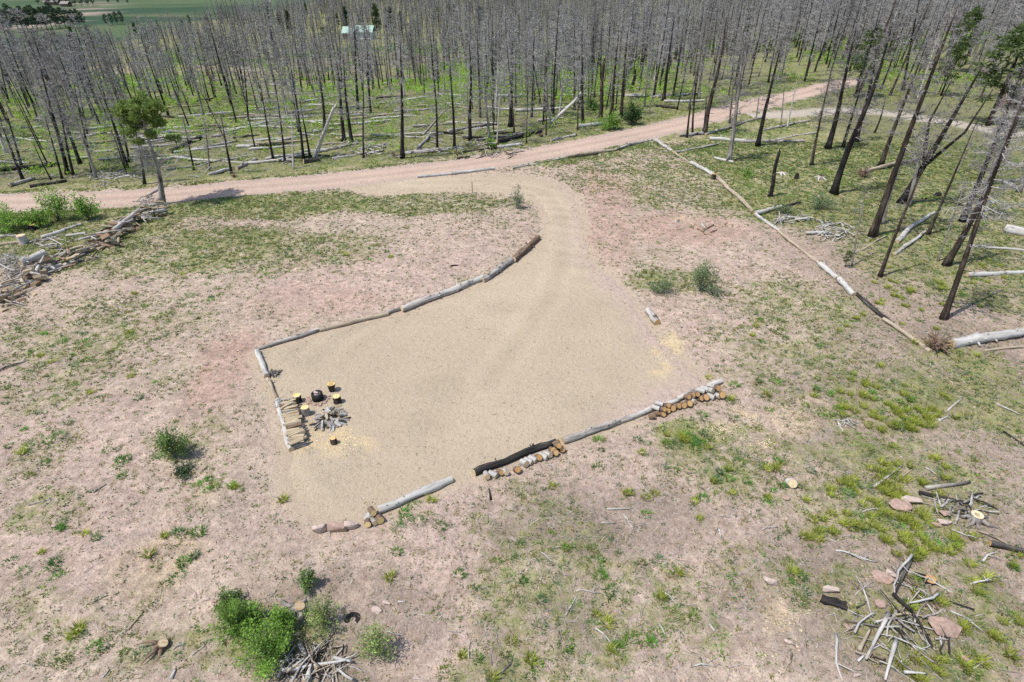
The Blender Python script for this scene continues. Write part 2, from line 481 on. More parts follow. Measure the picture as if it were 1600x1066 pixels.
# ------------------------------------------------------------------ what grows and lies where (all in world metres)
def blob_list():
    # photo centre, radii, kind, strength : turned into ground ellipses
    L = [(400, 318, 190, 24, 'grass', .62), (650, 318, 170, 18, 'grass', .42), (300, 395, 240, 45, 'grass', .42), (460, 400, 140, 40, 'grass', .30),
         (110, 360, 150, 30, 'grass', .75), (180, 335, 120, 18, 'yellow', .5), (60, 395, 90, 22, 'grass', .6), (330, 330, 120, 16, 'yellow', .35),
         (560, 450, 150, 45, 'pink', .8), (480, 480, 110, 30, 'red', .35), (345, 590, 60, 70, 'red', .75), (700, 390, 110, 40, 'pink', .5), (400, 340, 50, 10, 'pink', .8),
         (150, 520, 170, 60, 'grass', .27), (130, 600, 150, 50, 'grass', .24), (180, 690, 180, 70, 'pink', .5), (60, 720, 60, 60, 'grass', .25), (300, 690, 60, 60, 'grass', .33),
         (150, 860, 200, 60, 'pink', .5), (60, 830, 60, 50, 'grass', .35), (240, 880, 70, 50, 'straw', .55), (130, 960, 170, 40, 'grass', .22), (330, 1010, 160, 60, 'grass', .42),
         (300, 780, 40, 20, 'straw', .35), (520, 960, 180, 70, 'litter', .5), (450, 1040, 150, 40, 'litter', .6),
         (1000, 290, 120, 38, 'grass', .30), (1130, 300, 120, 60, 'grass', .28), (940, 300, 40, 40, 'red', .7), (945, 370, 40, 60, 'red', .6), (1080, 360, 110, 26, 'red', .75), (1180, 400, 120, 40, 'pink', .6),
         (1060, 440, 80, 25, 'grass', .5), (1110, 500, 110, 30, 'pink', .5), (1080, 540, 40, 40, 'pink', .8), (1250, 480, 120, 50, 'grass', .28), (1300, 560, 120, 40, 'grass', .30), (1200, 560, 140, 60, 'grass', .25),
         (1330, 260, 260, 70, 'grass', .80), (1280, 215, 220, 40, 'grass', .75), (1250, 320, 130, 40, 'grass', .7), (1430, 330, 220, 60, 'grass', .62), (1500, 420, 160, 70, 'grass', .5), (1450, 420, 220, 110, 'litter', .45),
         (1480, 560, 200, 70, 'litter', .55), (1540, 620, 120, 90, 'grass', .42), (1400, 640, 200, 60, 'grass', .38), (1400, 760, 220, 90, 'grass', .40), (1450, 700, 220, 150, 'litter', .45),  # litter here is brown duff, its dark tone also painting in cloud shade
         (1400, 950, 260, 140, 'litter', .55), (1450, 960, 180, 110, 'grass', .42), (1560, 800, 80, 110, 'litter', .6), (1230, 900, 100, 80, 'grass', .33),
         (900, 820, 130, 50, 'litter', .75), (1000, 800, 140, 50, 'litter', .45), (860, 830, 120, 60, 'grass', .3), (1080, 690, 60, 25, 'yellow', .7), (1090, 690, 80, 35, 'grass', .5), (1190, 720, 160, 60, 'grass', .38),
         (960, 950, 260, 110, 'grass', .32), (880, 980, 130, 60, 'litter', .4), (700, 880, 90, 70, 'pink', .5), (720, 820, 90, 50, 'pink', .4), (840, 1040, 160, 40, 'grass', .4), (690, 1010, 120, 50, 'pink', .5),
         (1040, 535, 20, 22, 'saw', .6), (1035, 565, 22, 22, 'saw', .5), (1130, 672, 26, 12, 'saw', .7), (1190, 692, 24, 8, 'saw', .5), (1225, 650, 40, 22, 'saw', .28), (1260, 625, 30, 14, 'saw', .3), (1155, 645, 18, 7, 'saw', .8),
         (1222, 970, 36, 45, 'saw', .30), (530, 690, 42, 22, 'saw', .35), (478, 662, 12, 8, 'saw', .5), (1085, 345, 22, 6, 'saw', .35)]
    out = []
    for px, py, rx, ry, k, s in L:
        c = np.array(flat(px, py)); a = np.array(flat(px + rx, py)); b0 = np.array(flat(px, py - ry)); b1 = np.array(flat(px, py + ry))
        cy = (b0[1] + b1[1]) / 2
        out.append((c[0], cy, abs(a[0] - c[0]), abs(b0[1] - b1[1]) / 2, k, s))
    return out
BLOBS = blob_list()

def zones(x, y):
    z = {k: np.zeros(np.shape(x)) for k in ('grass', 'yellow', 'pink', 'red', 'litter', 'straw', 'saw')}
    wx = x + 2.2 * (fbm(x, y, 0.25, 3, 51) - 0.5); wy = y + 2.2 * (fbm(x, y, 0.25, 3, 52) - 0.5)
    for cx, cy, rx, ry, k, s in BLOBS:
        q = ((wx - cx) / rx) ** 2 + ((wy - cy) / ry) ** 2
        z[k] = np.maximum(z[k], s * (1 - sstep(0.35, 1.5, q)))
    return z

# the pale track that leaves the road on its near side
TRACK = np.array([flat(*p) for p in [(1190, 181), (1240, 178), (1300, 173), (1370, 175), (1440, 186), (1500, 196), (1560, 206), (1680, 224)]])
def farpt(px, py):
    dx, dy, dz = ray(px, py); t = 28.0 / -dz
    return dx * t, dy * t
FAR_ROAD = np.array([farpt(*p) for p in [(120, -14), (141, 0), (151, 8), (152, 12), (142, 19), (125, 25), (104, 31), (60, 40), (25, 47), (-10, 56)]])

def meadow_edge(x, y): return np.interp(x / np.maximum(y, 20), [-1.2, -.80, -.66, -.58, -.50, -.35, -.20], [178, 186, 200, 246, 312, 420, 640])

VEG = [None]
def surface(x, y):
    """base colour and masks (grass, gravel) of the natural ground at world points"""
    z = zones(x, y)
    n = fbm(x, y, 0.16, 4, 61); n2 = fbm(x, y, 0.6, 4, 62)
    sd = pad_sd(x, y); rd = road_d(x, y); s = y - roady(x)
    soil = np.array([0.452, 0.346, 0.278]); tan = np.array([0.465, 0.365, 0.285]); pink = np.array([0.498, 0.368, 0.304]); red = np.array([0.435, 0.285, 0.225])
    lit = np.array([0.225, 0.178, 0.14]); straw = np.array([0.46, 0.355, 0.20]); saw = np.array([0.56, 0.44, 0.27])  # lit: litter brown, which doubles as painted cloud shade in the near east
    floor = np.array([0.19, 0.185, 0.098]); yel = np.array([0.25, 0.235, 0.095]); grav = np.array([0.43, 0.342, 0.248])
    def lerp(c, d, f): return c * (1 - f)[..., None] + d * f[..., None]
    c = np.broadcast_to(soil, (*np.shape(x), 3)).copy()
    c = lerp(c, tan, sstep(0.42, 0.62, n))
    c = lerp(c, pink, np.clip(z['pink'], 0, 1)); c = lerp(c, red, np.clip(z['red'] * (0.6 + 0.8 * n2), 0, 1))
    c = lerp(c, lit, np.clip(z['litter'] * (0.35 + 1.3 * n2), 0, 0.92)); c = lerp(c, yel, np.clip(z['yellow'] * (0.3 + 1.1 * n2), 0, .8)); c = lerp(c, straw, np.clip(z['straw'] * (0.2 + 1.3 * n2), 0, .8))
    gr = np.clip(0.25 + 1.25 * z['grass'] - .12 * z['pink'], 0, 1) * (0.55 + 0.9 * n2)
    gr = gr * (1 - 0.5 * z['red'])
    # beyond the road: forest floor, with brighter grass in patches
    wood_m = np.maximum(sstep(2.6, 5.0, s), sstep(32, 39, x) * sstep(42, 50, y))
    c = lerp(c, floor, wood_m); gr = gr * (1 - wood_m) + wood_m * (0.60 + 1.1 * (fbm(x, y, 0.055, 3, 71) - 0.45))
    # verge on both sides of the road
    verge = sstep(2.6, 3.4, rd) * (1 - sstep(4.5, 8.0, rd)) * np.where(s > 0, 1.0, 0.9)
    gr = np.maximum(gr, verge * (0.5 + 0.7 * n2) * np.where((s < 0) & (sd < 3.0), 0.3, 1.0))
    # far meadows; their dark bands are cloud shade put into the colour
    mead = sstep(0, 30, y - meadow_edge(x, y))
    mc = np.array([0.085, 0.122, 0.060]); md = np.array([0.040, 0.074, 0.042]); mt = np.array([0.14, 0.15, 0.078])
    nf = fbm(x * 0.35, y, 1 / 60, 3, 81)
    mcol = lerp(lerp(np.broadcast_to(mc, c.shape).copy(), md, sstep(0.45, 0.6, nf)), mt, sstep(0.55, 0.72, fbm(x * 0.4, y, 1 / 45, 3, 83)))
    c = lerp(c, mcol, mead); gr = gr * (1 - mead)
    # a clearing of yellow grass in the stand
    clr = np.exp(-(((x + 88) / 40) ** 2 + ((y - 172) / 16) ** 2)) + 0.8 * np.exp(-(((x + 20) / 30) ** 2 + ((y - 118) / 5) ** 2))
    c = lerp(c, np.array([0.34, 0.29, 0.17]), np.clip(clr, 0, 0.8)); gr = gr * (1 - 0.8 * np.clip(clr, 0, 1))
    # far road and pale track
    fr = 1 - sstep(3.0, 6.5, seg_dist(FAR_ROAD, x, y, False)); c = lerp(c, np.array([0.33, 0.26, 0.22]), fr)
    tr = 1 - sstep(1.0, 2.3, seg_dist(TRACK, x, y, False) + 1.2 * (n2 - 0.5)); c = lerp(c, np.array([0.42, 0.37, 0.30]), tr); gr = gr * (1 - tr)
    # loose gravel and road dust spilling over the edges
    e = (1 - sstep(-0.1, 0.9, sd + 0.9 * (n2 - 0.45))); c = lerp(c, grav, e); gr = gr * (1 - 0.9 * e)
    e2 = (1 - sstep(2.4, 3.6, rd + 1.0 * (n2 - 0.5))); c = lerp(c, np.array([0.42, 0.325, 0.27]), e2); gr = gr * (1 - 0.9 * e2)
    sw = np.clip(z['saw'] * (0.1 + 1.9 * sstep(0.38, 0.62, fbm(x, y, 1.7, 3, 91))), 0, 0.9)
    c = lerp(c, saw, sw); gr = gr * (1 - sw)
    gv = np.clip(e + e2 * 0.6 + tr * 0.6, 0, 1)
    VEG[0] = np.clip(np.maximum(wood_m * .9, mead), 0, 1)
    return c, np.clip(gr, 0, 1), gv

GR = [None, None, None]
def set_ground_attrs(me, x, y, pad=None):
    if pad is not None: c, g, v = pad(x, y, None, np.zeros(len(x)), None)
    else:
        c, g, v = surface(x, y)
        GR[0] = g.reshape(X.shape); GR[1] = pad_sd(x, y).reshape(X.shape); GR[2] = road_d(x, y).reshape(X.shape)
    a = me.attributes.new('Base', 'FLOAT_COLOR', 'POINT')
    a.data.foreach_set('color', np.hstack([c, np.ones((len(c), 1))]).ravel())
    b = me.attributes.new('Mask', 'FLOAT_COLOR', 'POINT')
    b.data.foreach_set('color', np.stack([g, v, VEG[0] if pad is None else np.zeros_like(g), np.ones_like(g)], 1).ravel())

# ------------------------------------------------------------------ the ground sheet, out to the hills
zs = GZ[True].ravel()
inpad = (pad_sd(xs, ys) < -0.4) | (road_d(xs, ys) < 2.2)
zs = np.where(inpad, zs - 0.03, zs)
nx, ny = len(gx), len(gy)
ii = (np.arange(ny - 1)[:, None] * nx + np.arange(nx - 1)[None, :]).ravel()
gt = Geo(); gt.add(np.stack([xs, ys, zs], 1), np.vstack([np.stack([ii, ii + 1, ii + nx + 1], 1), np.stack([ii, ii + nx + 1, ii + nx], 1)]))
me = gt.mesh('ground', [MAT['ground']], True)
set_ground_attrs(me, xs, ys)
tag(obj('ground', me), kind='structure')

# ------------------------------------------------------------------ gravel pad with its driveway
def densify(P, step, jit, seed, closed=True):
    out = []; r = np.random.default_rng(seed)
    n = len(P)
    for i in range(n if closed else n - 1):
        a, b = P[i], P[(i + 1) % n]
        k = max(1, int(np.linalg.norm(b - a) / step))
        d = (b - a) / (np.linalg.norm(b - a) + 1e-9); nrm = np.array([-d[1], d[0]])
        for q in range(k):
            out.append(a + (b - a) * q / k + nrm * (r.random() - 0.5) * 2 * jit)
    return np.array(out)

def sheet(name, P, lift, color_fn, step=0.3):
    x0, y0 = P.min(0); x1, y1 = P.max(0)
    qx, qy = np.meshgrid(np.arange(x0, x1, step), np.arange(y0, y1, step))
    qx = qx.ravel() + rng.uniform(-.05, .05, qx.size); qy = qy.ravel() + rng.uniform(-.05, .05, qy.size)
    m = poly_in(P, qx, qy) & (seg_dist(P, qx, qy) > 0.1)
    pts = [Vector(p) for p in P] + [Vector(p) for p in zip(qx[m], qy[m])]
    n = len(P)
    vs, es, fs, *_ = geometry.delaunay_2d_cdt(pts, [], [list(range(n))], 1, 1e-4)
    v = np.array([(p.x, p.y) for p in vs])
    z = hgt(v[:, 0], v[:, 1], False) + lift
    edge = seg_dist(P, v[:, 0], v[:, 1]) < 0.02
    z = z - np.where(edge, 0.03 + lift, 0)
    g = Geo(); g.add(np.column_stack([v, z]), np.array([list(f) for f in fs]))
    me = g.mesh(name, [MAT['ground']], True)
    set_ground_attrs(me, v[:, 0], v[:, 1], color_fn)
    return tag(obj(name, me), kind='structure')

def pad_color(x, y, c, g, v):
    n = fbm(x, y, 0.22, 4, 101); n2 = fbm(x, y, 1.3, 3, 102)
    base = np.array([0.432, 0.350, 0.250])[None] * (0.93 + 0.16 * n)[:, None]
    # faint swept arcs where vehicles have turned
    cx, cy = flat(760, 590)
    r = np.hypot((x - cx), (y - cy) * 1.0)
    arc = 0.5 + 0.5 * np.sin(r * 4.2 + 3 * n)
    base = base * (1 + 0.13 * (arc - 0.5) * sstep(1.0, 3.0, r) * sstep(.35, .6, fbm(x, y, .12, 2, 103)))[:, None]
    lane = np.array([flat(*p) for p in [(640, 288), (760, 284), (850, 300), (880, 340), (880, 400), (860, 460), (820, 520), (760, 600)]])
    ld = seg_dist(lane, x, y, False)
    base = base * (1 + 0.07 * np.exp(-((ld - .8) / .3) ** 2) - 0.05 * np.exp(-(ld / .35) ** 2))[:, None]
    base = base * (1 - .06 * sstep(.52, .68, fbm(x, y, .3, 3, 104)))[:, None]
    sd = -pad_sd(x, y)
    # the eastern edge thins out into the pink soil
    e = (1 - sstep(0.0, 1.8, sd + 1.6 * (n2 - 0.55))) * sstep(2.0, 6.0, x)
    e = np.clip(e, 0, 1)
    out = base * (1 - e)[:, None] + np.array([0.45, 0.345, 0.285])[None] * e[:, None]
    z = zones(x, y)
    sw = np.clip(z['saw'] * (0.05 + 1.9 * sstep(0.42, 0.62, fbm(x, y, 1.9, 3, 91))), 0, 0.85)
    out = out * (1 - sw)[:, None] + np.array([0.60, 0.46, 0.26])[None] * sw[:, None]
    front = (1 - sstep(0.0, 2.5, sd)) * (1 - sstep(14, 19, y))
    return out, 0.16 * front * n2 * 2, np.full_like(g, 1.0) - 0.5 * e
padP = densify(PAD, 0.35, 0.10, 5)
sheet('gravel_pad', padP, 0.012, pad_color)

def road_color(x, y, c, g, v):
    d = seg_dist(ROAD[:-2], x, y, False); n = fbm(x * 0.5, y, 0.3, 4, 111)
    base = np.array([0.44, 0.328, 0.258])[None] * (0.9 + 0.2 * n)[:, None]
    rut = np.exp(-((d - 0.8) / 0.35) ** 2)
    base = base * (1 + 0.16 * rut - 0.08 * np.exp(-(d / .3) ** 2))[:, None]
    return base, np.zeros_like(g), np.full_like(g, 0.85)
def offset_line(L, w, step, jit, seed):
    D = densify(L, step, 0.0, seed, False)
    t = np.gradient(D, axis=0); t /= np.linalg.norm(t, axis=1)[:, None]
    nrm = np.stack([-t[:, 1], t[:, 0]], 1); r = np.random.default_rng(seed)
    a = D + nrm * (w + (r.random(len(D)) - 0.5) * jit)[:, None]; b = D - nrm * (w + (r.random(len(D)) - 0.5) * jit)[:, None]
    return np.vstack([a, b[::-1]])
rl = ROAD[(ROAD[:, 0] > -95)][:-2]
print('road half', ROAD_HALF)
def smooth_line(L, k=3):
    for _ in range(k):
        q = [L[0]]
        for a, b in zip(L[:-1], L[1:]): q += [a * .75 + b * .25, a * .25 + b * .75]
        L = np.array(q + [L[-1]])
    return L
sheet('dirt_road', offset_line(smooth_line(rl, 2), ROAD_HALF, 0.6, 0.5, 8), 0.016, road_color, 0.5)

# ------------------------------------------------------------------ logs
def log_mesh(L, r0, r1, mat, cutmat, bend=0.03, n=10, seed=0, knots=3, lump=0.10):
    """body and its two sawn ends; the log lies along local X, its middle at the origin"""
    q = np.random.default_rng(seed)
    k = max(6, int(L / 0.28))
    t = np.linspace(0, 1, k)
    ph = q.random(4) * 6.28
    P = np.stack([(t - 0.5) * L, bend * L * 0.35 * np.sin(3.1 * t + ph[0]) - bend * L * .35 * math.sin(ph[0] + 1.5), 0.25 * bend * L * np.sin(4 * t + ph[1])], 1)
    P[:, 1] += 0.006 * L * np.sin(11 * t + ph[2])
    P[1:-1, 1:] += q.normal(size=(k - 2, 2)) * min(r0, r1) * .06
    rad = (r0 + (r1 - r0) * t) * (1 + .04 * np.sin(9 * t + ph[3]) + .045 * q.normal(size=k))
    V, F = tube(P, rad, n, False, lump, seed + 1)
    g = Geo(); g.add(V, F)
    for _ in range(knots):
        tt = q.uniform(.1, .9); a = q.uniform(-0.5, 3.6); i = int(tt * (k - 1))
        d = np.array([q.uniform(-.3, .3), math.cos(a), math.sin(a)]); ln = rad[i] * q.uniform(1.15, 1.9)
        V, F = tube([P[i], P[i] + d * ln], [rad[i] * .33, rad[i] * .16], 5); g.add(V, F)
    e = []
    for idx, sgn in ((0, -1), (k - 1, 1)):
        ring = V0 = None
        a = np.arange(n) * 2 * math.pi / n
        T = (P[1] - P[0]) if sgn < 0 else (P[-1] - P[-2]); T = T / np.linalg.norm(T)
        VV, FF = tube([P[idx] - T * 0.01 * sgn, P[idx] + T * 0.006 * sgn], [rad[idx] * 0.97, rad[idx] * 0.9], n)
        e.append((VV, FF))
    ends = []
    for VV, FF in e:
        q_ = Geo(); q_.add(VV, FF); ends.append(q_.mesh('cut_end', [MAT[cutmat]]))
    return g.mesh('log_body', [MAT[mat]], True), ends

def log(p0, p1, r0, r1, mat, label, cut='cut_pale', name='log', cat='log', group=None, bend=0.02, knots=3, sink=0.2, lift=0.0, seed=None):
    p0 = Vector(p0); p1 = Vector(p1)
    L = (p1 - p0).length
    seed = rnd.randrange(10 ** 6) if seed is None else seed
    a, b = log_mesh(L, r0, r1, mat, cut, bend, 10, seed, knots)
    d = (p1 - p0).normalized()
    root = thing(name, label, cat, (p0 + p1) / 2 + Vector((0, 0, (r0 + r1) / 2 * (1 - sink) + lift)), group)
    yv = Vector((0, 0, 1)).cross(d).normalized(); zv = d.cross(yv)
    root.rotation_mode = 'QUATERNION'
    root.rotation_quaternion = Matrix((d, yv, zv)).transposed().to_quaternion()
    obj('log_body', a, root)
    for e in b: obj('cut_end', e, root)
    return root

def plog(a, b, w, mat, label, **kw):
    """log between two photo pixels on the ground, w = its thickness there in photo pixels (or a pair)"""
    w = w if isinstance(w, tuple) else (w, w)
    pa, pb = GV(*a), GV(*b)
    return log(pa, pb, w[0] / ppm(pa) / 2, w[1] / ppm(pb) / 2, mat, label, **kw)

edge = 'logs edging the gravel pad'
plog((400, 548), (500, 518), (6, 7), 'log_grey', 'thin grey log with dark patches at the corner end of the curved pad edge', group=edge, bend=.03)
plog((500, 518), (607, 492), (6, 7), 'log_tan', 'straight tan barkless log, second in the curved edge from the corner', group=edge, bend=.01)
plog((604, 491), (640, 480), (6, 6), 'log_grey', 'short dark split log where two edge logs of the curve overlap', group=edge)
plog((628, 487), (755, 438), (9, 11), 'log_pale', 'thick pale log with dark underside in the middle of the curved edge', group=edge, bend=.025, knots=6)
plog((755, 441), (803, 408), (9, 9), 'log_grey', 'mottled black and grey log near the driveway end of the curved edge', group=edge, bend=.05, knots=5)
plog((803, 410), (841, 374), (10, 9), 'log_bark', 'brown barked log at the driveway end of the curved edge', group=edge, bend=.03, knots=4)
plog((402, 550), (418, 590), (8, 9), 'log_white', 'thick bleached log below the corner, touching the twig heap', group=edge, bend=.01)
plog((418, 594), (437, 632), (6, 6), 'log_tan', 'knotty tan log with branch stubs beside the stump seats', group=edge, bend=.05, knots=11, cut='cut_yellow')
plog((433, 628), (456, 705), (8, 11), 'log_white', 'thick bleached log lying along the stacked firewood', group=edge, bend=.02, cut='cut_pale', knots=4)
plog((592, 801), (707, 752), (12, 12), 'log_white', 'straight bleached log with dark knots lying alone at the front edge', group=edge, bend=.01, knots=7)
plog((741, 742), (868, 692), (11, 10), 'log_dark', 'charred black log at the front edge behind the short row of rounds', group=edge, bend=.004, knots=5)
plog((880, 692), (968, 661), (11, 10), 'log_grey', 'mottled grey and black log in the middle of the front edge', group=edge, bend=.015, knots=4)
plog((966, 662), (1060, 626), (8, 8), 'log_pale', 'slim pale grey log running behind the first rounds of the long heap', group=edge, bend=.01)
plog((1058, 626), (1126, 598), (9, 8), 'log_pale', 'pale log with dark scars behind the far end of the long heap of rounds', group=edge, bend=.015, knots=5)
plog((1012, 489), (1026, 508), (11, 11), 'log_grey', 'short sawn grey log lying on the thin eastern gravel edge', cut='cut_orange', knots=0)
plog((652, 278), (705, 273), (4, 4), 'log_white', 'white log lying beside the road at the driveway mouth, its western piece', group='white logs by the driveway mouth')
plog((705, 273), (772, 265), (5, 5), 'log_white', 'white log lying beside the road at the driveway mouth, its eastern piece', group='white logs by the driveway mouth')

verge = 'logs along the roadside verge'
plog((800, 264), (886, 247), (3, 3), 'log_grey', 'thin dark log half hidden in bright green roadside grass', group=verge)
plog((885, 247), (960, 235), (5, 4), 'log_tan', 'pale tan log along the verge, second from its far end', group=verge, bend=.03)
plog((960, 235), (1020, 219), (4, 4), 'log_grey', 'grey crooked log at the far end of the verge line', group=verge, bend=.05)

bnd = 'chain of logs bounding the lot on the east'
plog((1023, 220), (1050, 238), (5.5, 4.7), 'log_pale', 'pale log at the roadside end of the chain of boundary logs', group=bnd)
plog((1050, 238), (1079, 256), (3.1, 3.1), 'log_tan', 'thinnest tan log of the chain, second from the road', group=bnd)
plog((1079, 256), (1115, 276), (5.5, 5.5), 'log_white', 'white log of the chain just before the broken stub', group=bnd, bend=.03)
plog((1115, 276), (1177, 333), (6.2, 5.5), 'log_tan', 'long tan and black log of the chain below the broken stub', group=bnd, bend=.025, knots=6)
plog((1181, 337), (1217, 363), (5.5, 4.7), 'log_pale', 'pale log of the chain just below the side branch', group=bnd)
plog((1217, 363), (1248, 389), (4.7, 4.7), 'log_tan', 'mossy tan log of the chain with a grassy gap', group=bnd, bend=.03)
plog((1248, 389), (1280, 414), (4.7, 5.5), 'log_tan', 'cream log of the chain with a shaggy dark end', group=bnd, bend=.02, knots=6)
plog((1280, 415), (1308, 438), (8.6, 7.8), 'log_white', 'stout white log of the chain, straight', group=bnd)
plog((1309, 440), (1335, 463), (8.6, 9.4), 'log_white', 'stout white crooked log of the chain with a wavy outline', group=bnd, bend=.09)
plog((1338, 461), (1390, 507), (5.5, 7.0), 'log_dark', 'dark charred log of the chain with a pale upper end', group=bnd, bend=.02)
plog((1380, 500), (1453, 551), (5.5, 7.0), 'log_tan', 'last tan log of the chain, ending at the torn root ball', group=bnd, bend=.015, cut='cut_pale')

# ------------------------------------------------------------------ fallen trunks
fallen_px = [
    (131, 204, 197, 197, 3, 'log_white'), (155, 251, 215, 246, 3, 'log_white'), (147, 240, 175, 237, 3, 'log_white'), (257, 250, 295, 245, 3.5, 'log_white'),
    (245, 203, 300, 200, 3, 'log_white'), (252, 210, 297, 204, 3, 'log_pale'), (260, 266, 300, 262, 3, 'log_grey'), (0, 268, 92, 258, 5, 'log_dark'), (15, 292, 55, 280, 4, 'log_grey'),
    (47, 294, 105, 284, 4, 'log_dark'), (265, 240, 315, 216, 5, 'log_dark'), (327, 275, 358, 266, 4, 'log_white'), (370, 266, 402, 250, 4, 'log_grey'), (372, 230, 402, 228, 3, 'log_white'),
    (17, 222, 67, 216, 3, 'log_grey'), (350, 209, 417, 192, 3, 'log_white'), (385, 174, 435, 170, 2.6, 'log_white'), (442, 192, 505, 191, 3, 'log_white'), (407, 200, 462, 201, 3, 'log_pale'),
    (475, 210, 522, 202, 3, 'log_white'), (370, 231, 392, 230, 3, 'log_white'), (475, 160, 522, 153, 2.5, 'log_white'), (480, 166, 522, 165, 2.5, 'log_white'), (510, 191, 615, 180, 2.8, 'log_tan'),
    (560, 195, 612, 189, 3, 'log_white'), (382, 257, 460, 251, 3.5, 'log_pale'), (650, 237, 672, 212, 3.5, 'log_grey'), (662, 217, 740, 200, 3, 'log_grey'), (632, 242, 700, 236, 3, 'log_grey'),
    (475, 256, 500, 252, 6, 'log_dark'), (490, 240, 560, 225, 3, 'log_grey'), (775, 224, 845, 207, 5, 'log_dark'), (805, 175, 895, 169, 3.5, 'log_white'), (900, 200, 940, 196, 5, 'log_white'),
    (777, 232, 815, 227, 4, 'log_white'), (1037, 160, 1100, 159, 3, 'log_white'), (1025, 167, 1060, 171, 3, 'log_dark'), (700, 207, 765, 194, 3, 'log_grey'), (300, 235, 372, 222, 3, 'log_grey'),
    (80, 236, 150, 228, 3, 'log_grey'), (210, 226, 262, 218, 2.8, 'log_pale'), (420, 225, 470, 214, 3, 'log_pale'), (330, 215, 372, 208, 2.8, 'log_grey'), (450, 178, 500, 172, 2.5, 'log_grey'),
    (560, 235, 610, 226, 3, 'log_grey'), (840, 190, 880, 186, 3, 'log_grey'), (720, 240, 770, 233, 3, 'log_dark'), (300, 183, 360, 178, 2.4, 'log_white'), (180, 215, 240, 212, 2.4, 'log_grey'),
    (620, 160, 670, 152, 2.4, 'log_white'), (110, 250, 140, 247, 3, 'log_white'), (520, 250, 600, 236, 3, 'log_grey'), (860, 222, 900, 212, 3.5, 'log_grey')]
MATWORD = {'log_white': 'bleached', 'log_pale': 'pale', 'log_grey': 'grey', 'log_dark': 'black', 'log_tan': 'tan'}
def where(px, py):
    for lim, s in ((100, 'at the western end of the burned stand'), (185, 'west of the lone green-topped pine'), (320, 'behind the lone green-topped pine'), (440, 'between the lone pine and slim white pole'),
                   (530, 'around the two leaning poles'), (600, 'below the green-roofed house'), (700, 'behind the tall black roadside trunk'), (800, 'east of the tall black roadside trunk'),
                   (890, 'behind the leaning white trunk'), (960, 'beside the leaning white trunk'), (1060, 'above the round roadside bush'), (1180, 'above the road bend'), (1340, 'where the road enters the trees')):
        if px < lim: return s
    return 'above the track, west of the forking tree' if px < 1430 else ('above the track behind the forking tree' if px < 1520 else 'above the track by the big green pine')
def near(s): return 'near the road' if s < 14 else ('mid-stand' if s < 40 else 'far back')
seen_labels = {}
for x0, y0, x1, y1, w, m in fallen_px:
    mx, my = (x0 + x1) / 2, (y0 + y1) / 2
    p = G(mx, my); s = p[1] - float(roady(p[0]))
    ln = x1 - x0
    lab = f"{'long ' if ln > 65 else ('short ' if ln < 38 else '')}{MATWORD[m]} fallen trunk {where(mx, my)}, {near(s)}"
    k = seen_labels[lab] = seen_labels.get(lab, 0) + 1
    if k > 1: lab = lab.replace('fallen trunk', ['', 'fallen trunk beside another', 'tilted fallen trunk', 'fallen trunk beside a pair'][min(k, 4) - 1])
    plog((x0, y0), (x1, y1), (w * 1.3 + .6, w), m, lab, name='fallen_trunk', cat='fallen trunk', group='fallen trunks beyond the road', knots=4, bend=.02)

q = np.random.default_rng(515)
FALL_LIB = {}
for i in range(170):
    px = q.uniform(-20, 830) if i % 5 else q.uniform(800, 1120); py = 118 + 140 * q.random() ** .8
    if px > 800: py = min(py, 150)
    p = GV(px, py); s = p[1] - float(roady(p[0]))
    if s < 6 or road_d(p.x, p.y) < 5: continue
    m = q.choice(['log_white', 'log_white', 'log_pale', 'log_grey', 'log_grey', 'log_dark', 'log_tan'])
    key = (m, i % 4)
    if key not in FALL_LIB: FALL_LIB[key] = log_mesh(6.0, .14, .07, m, 'cut_pale', .02, 7, 40 + i, 3)
    a, b = FALL_LIB[key]
    ln = q.uniform(2.5, 7.5)
    lab = f"{'long ' if ln > 6 else ('short ' if ln < 3.6 else '')}{MATWORD[m]} log down {where(px, py)}, {near(s)}"
    root = thing('fallen_trunk', lab, 'fallen trunk', (p.x, p.y, p.z + .11), 'fallen trunks beyond the road')
    root.rotation_euler = (q.uniform(0, 6.28), q.normal() * .03, q.normal(.25, .32)); root.scale = (ln / 6, 1, 1)
    obj('log_body', a, root)
    for e in b: obj('cut_end', e, root)
q = np.random.default_rng(616); g = Geo()
for i in range(4200):
    y = 50 + 150 * q.random() ** 1.6; x = q.uniform(-.9, .75) * y
    s = y - float(roady(x))
    if s < 4.5: continue
    L = q.uniform(.3, 1.9); w = q.uniform(.012, .035) + .0001 * y; a = q.normal(.2, .9)
    z = float(hgt(x, y)); d = np.array([math.cos(a), math.sin(a), q.uniform(-.05, .3)]) * L / 2
    m = np.array([x, y, z + w + abs(d[2])])
    V, F = tube([m - d, m + q.normal(size=3) * L * .07, m + d], [w, w * .8, w * .3], 3, False); g.add(V, F, q.integers(0, 3))
    for k in range(2):
        t0 = m + d * q.uniform(-.5, .7); V, F = tube([t0, t0 + d * .4 + q.normal(size=3) * L * .22 * np.array([1, 1, .6])], [w * .6, w * .2], 3, False); g.add(V, F, q.integers(0, 3))
tag(obj('forest_slash', g.mesh('forest_slash', [MAT['twig_pale'], MAT['twig_grey'], MAT['twig_dark']])), 'grey broken branches littering the floor of the burned stand', None, None, 'stuff')

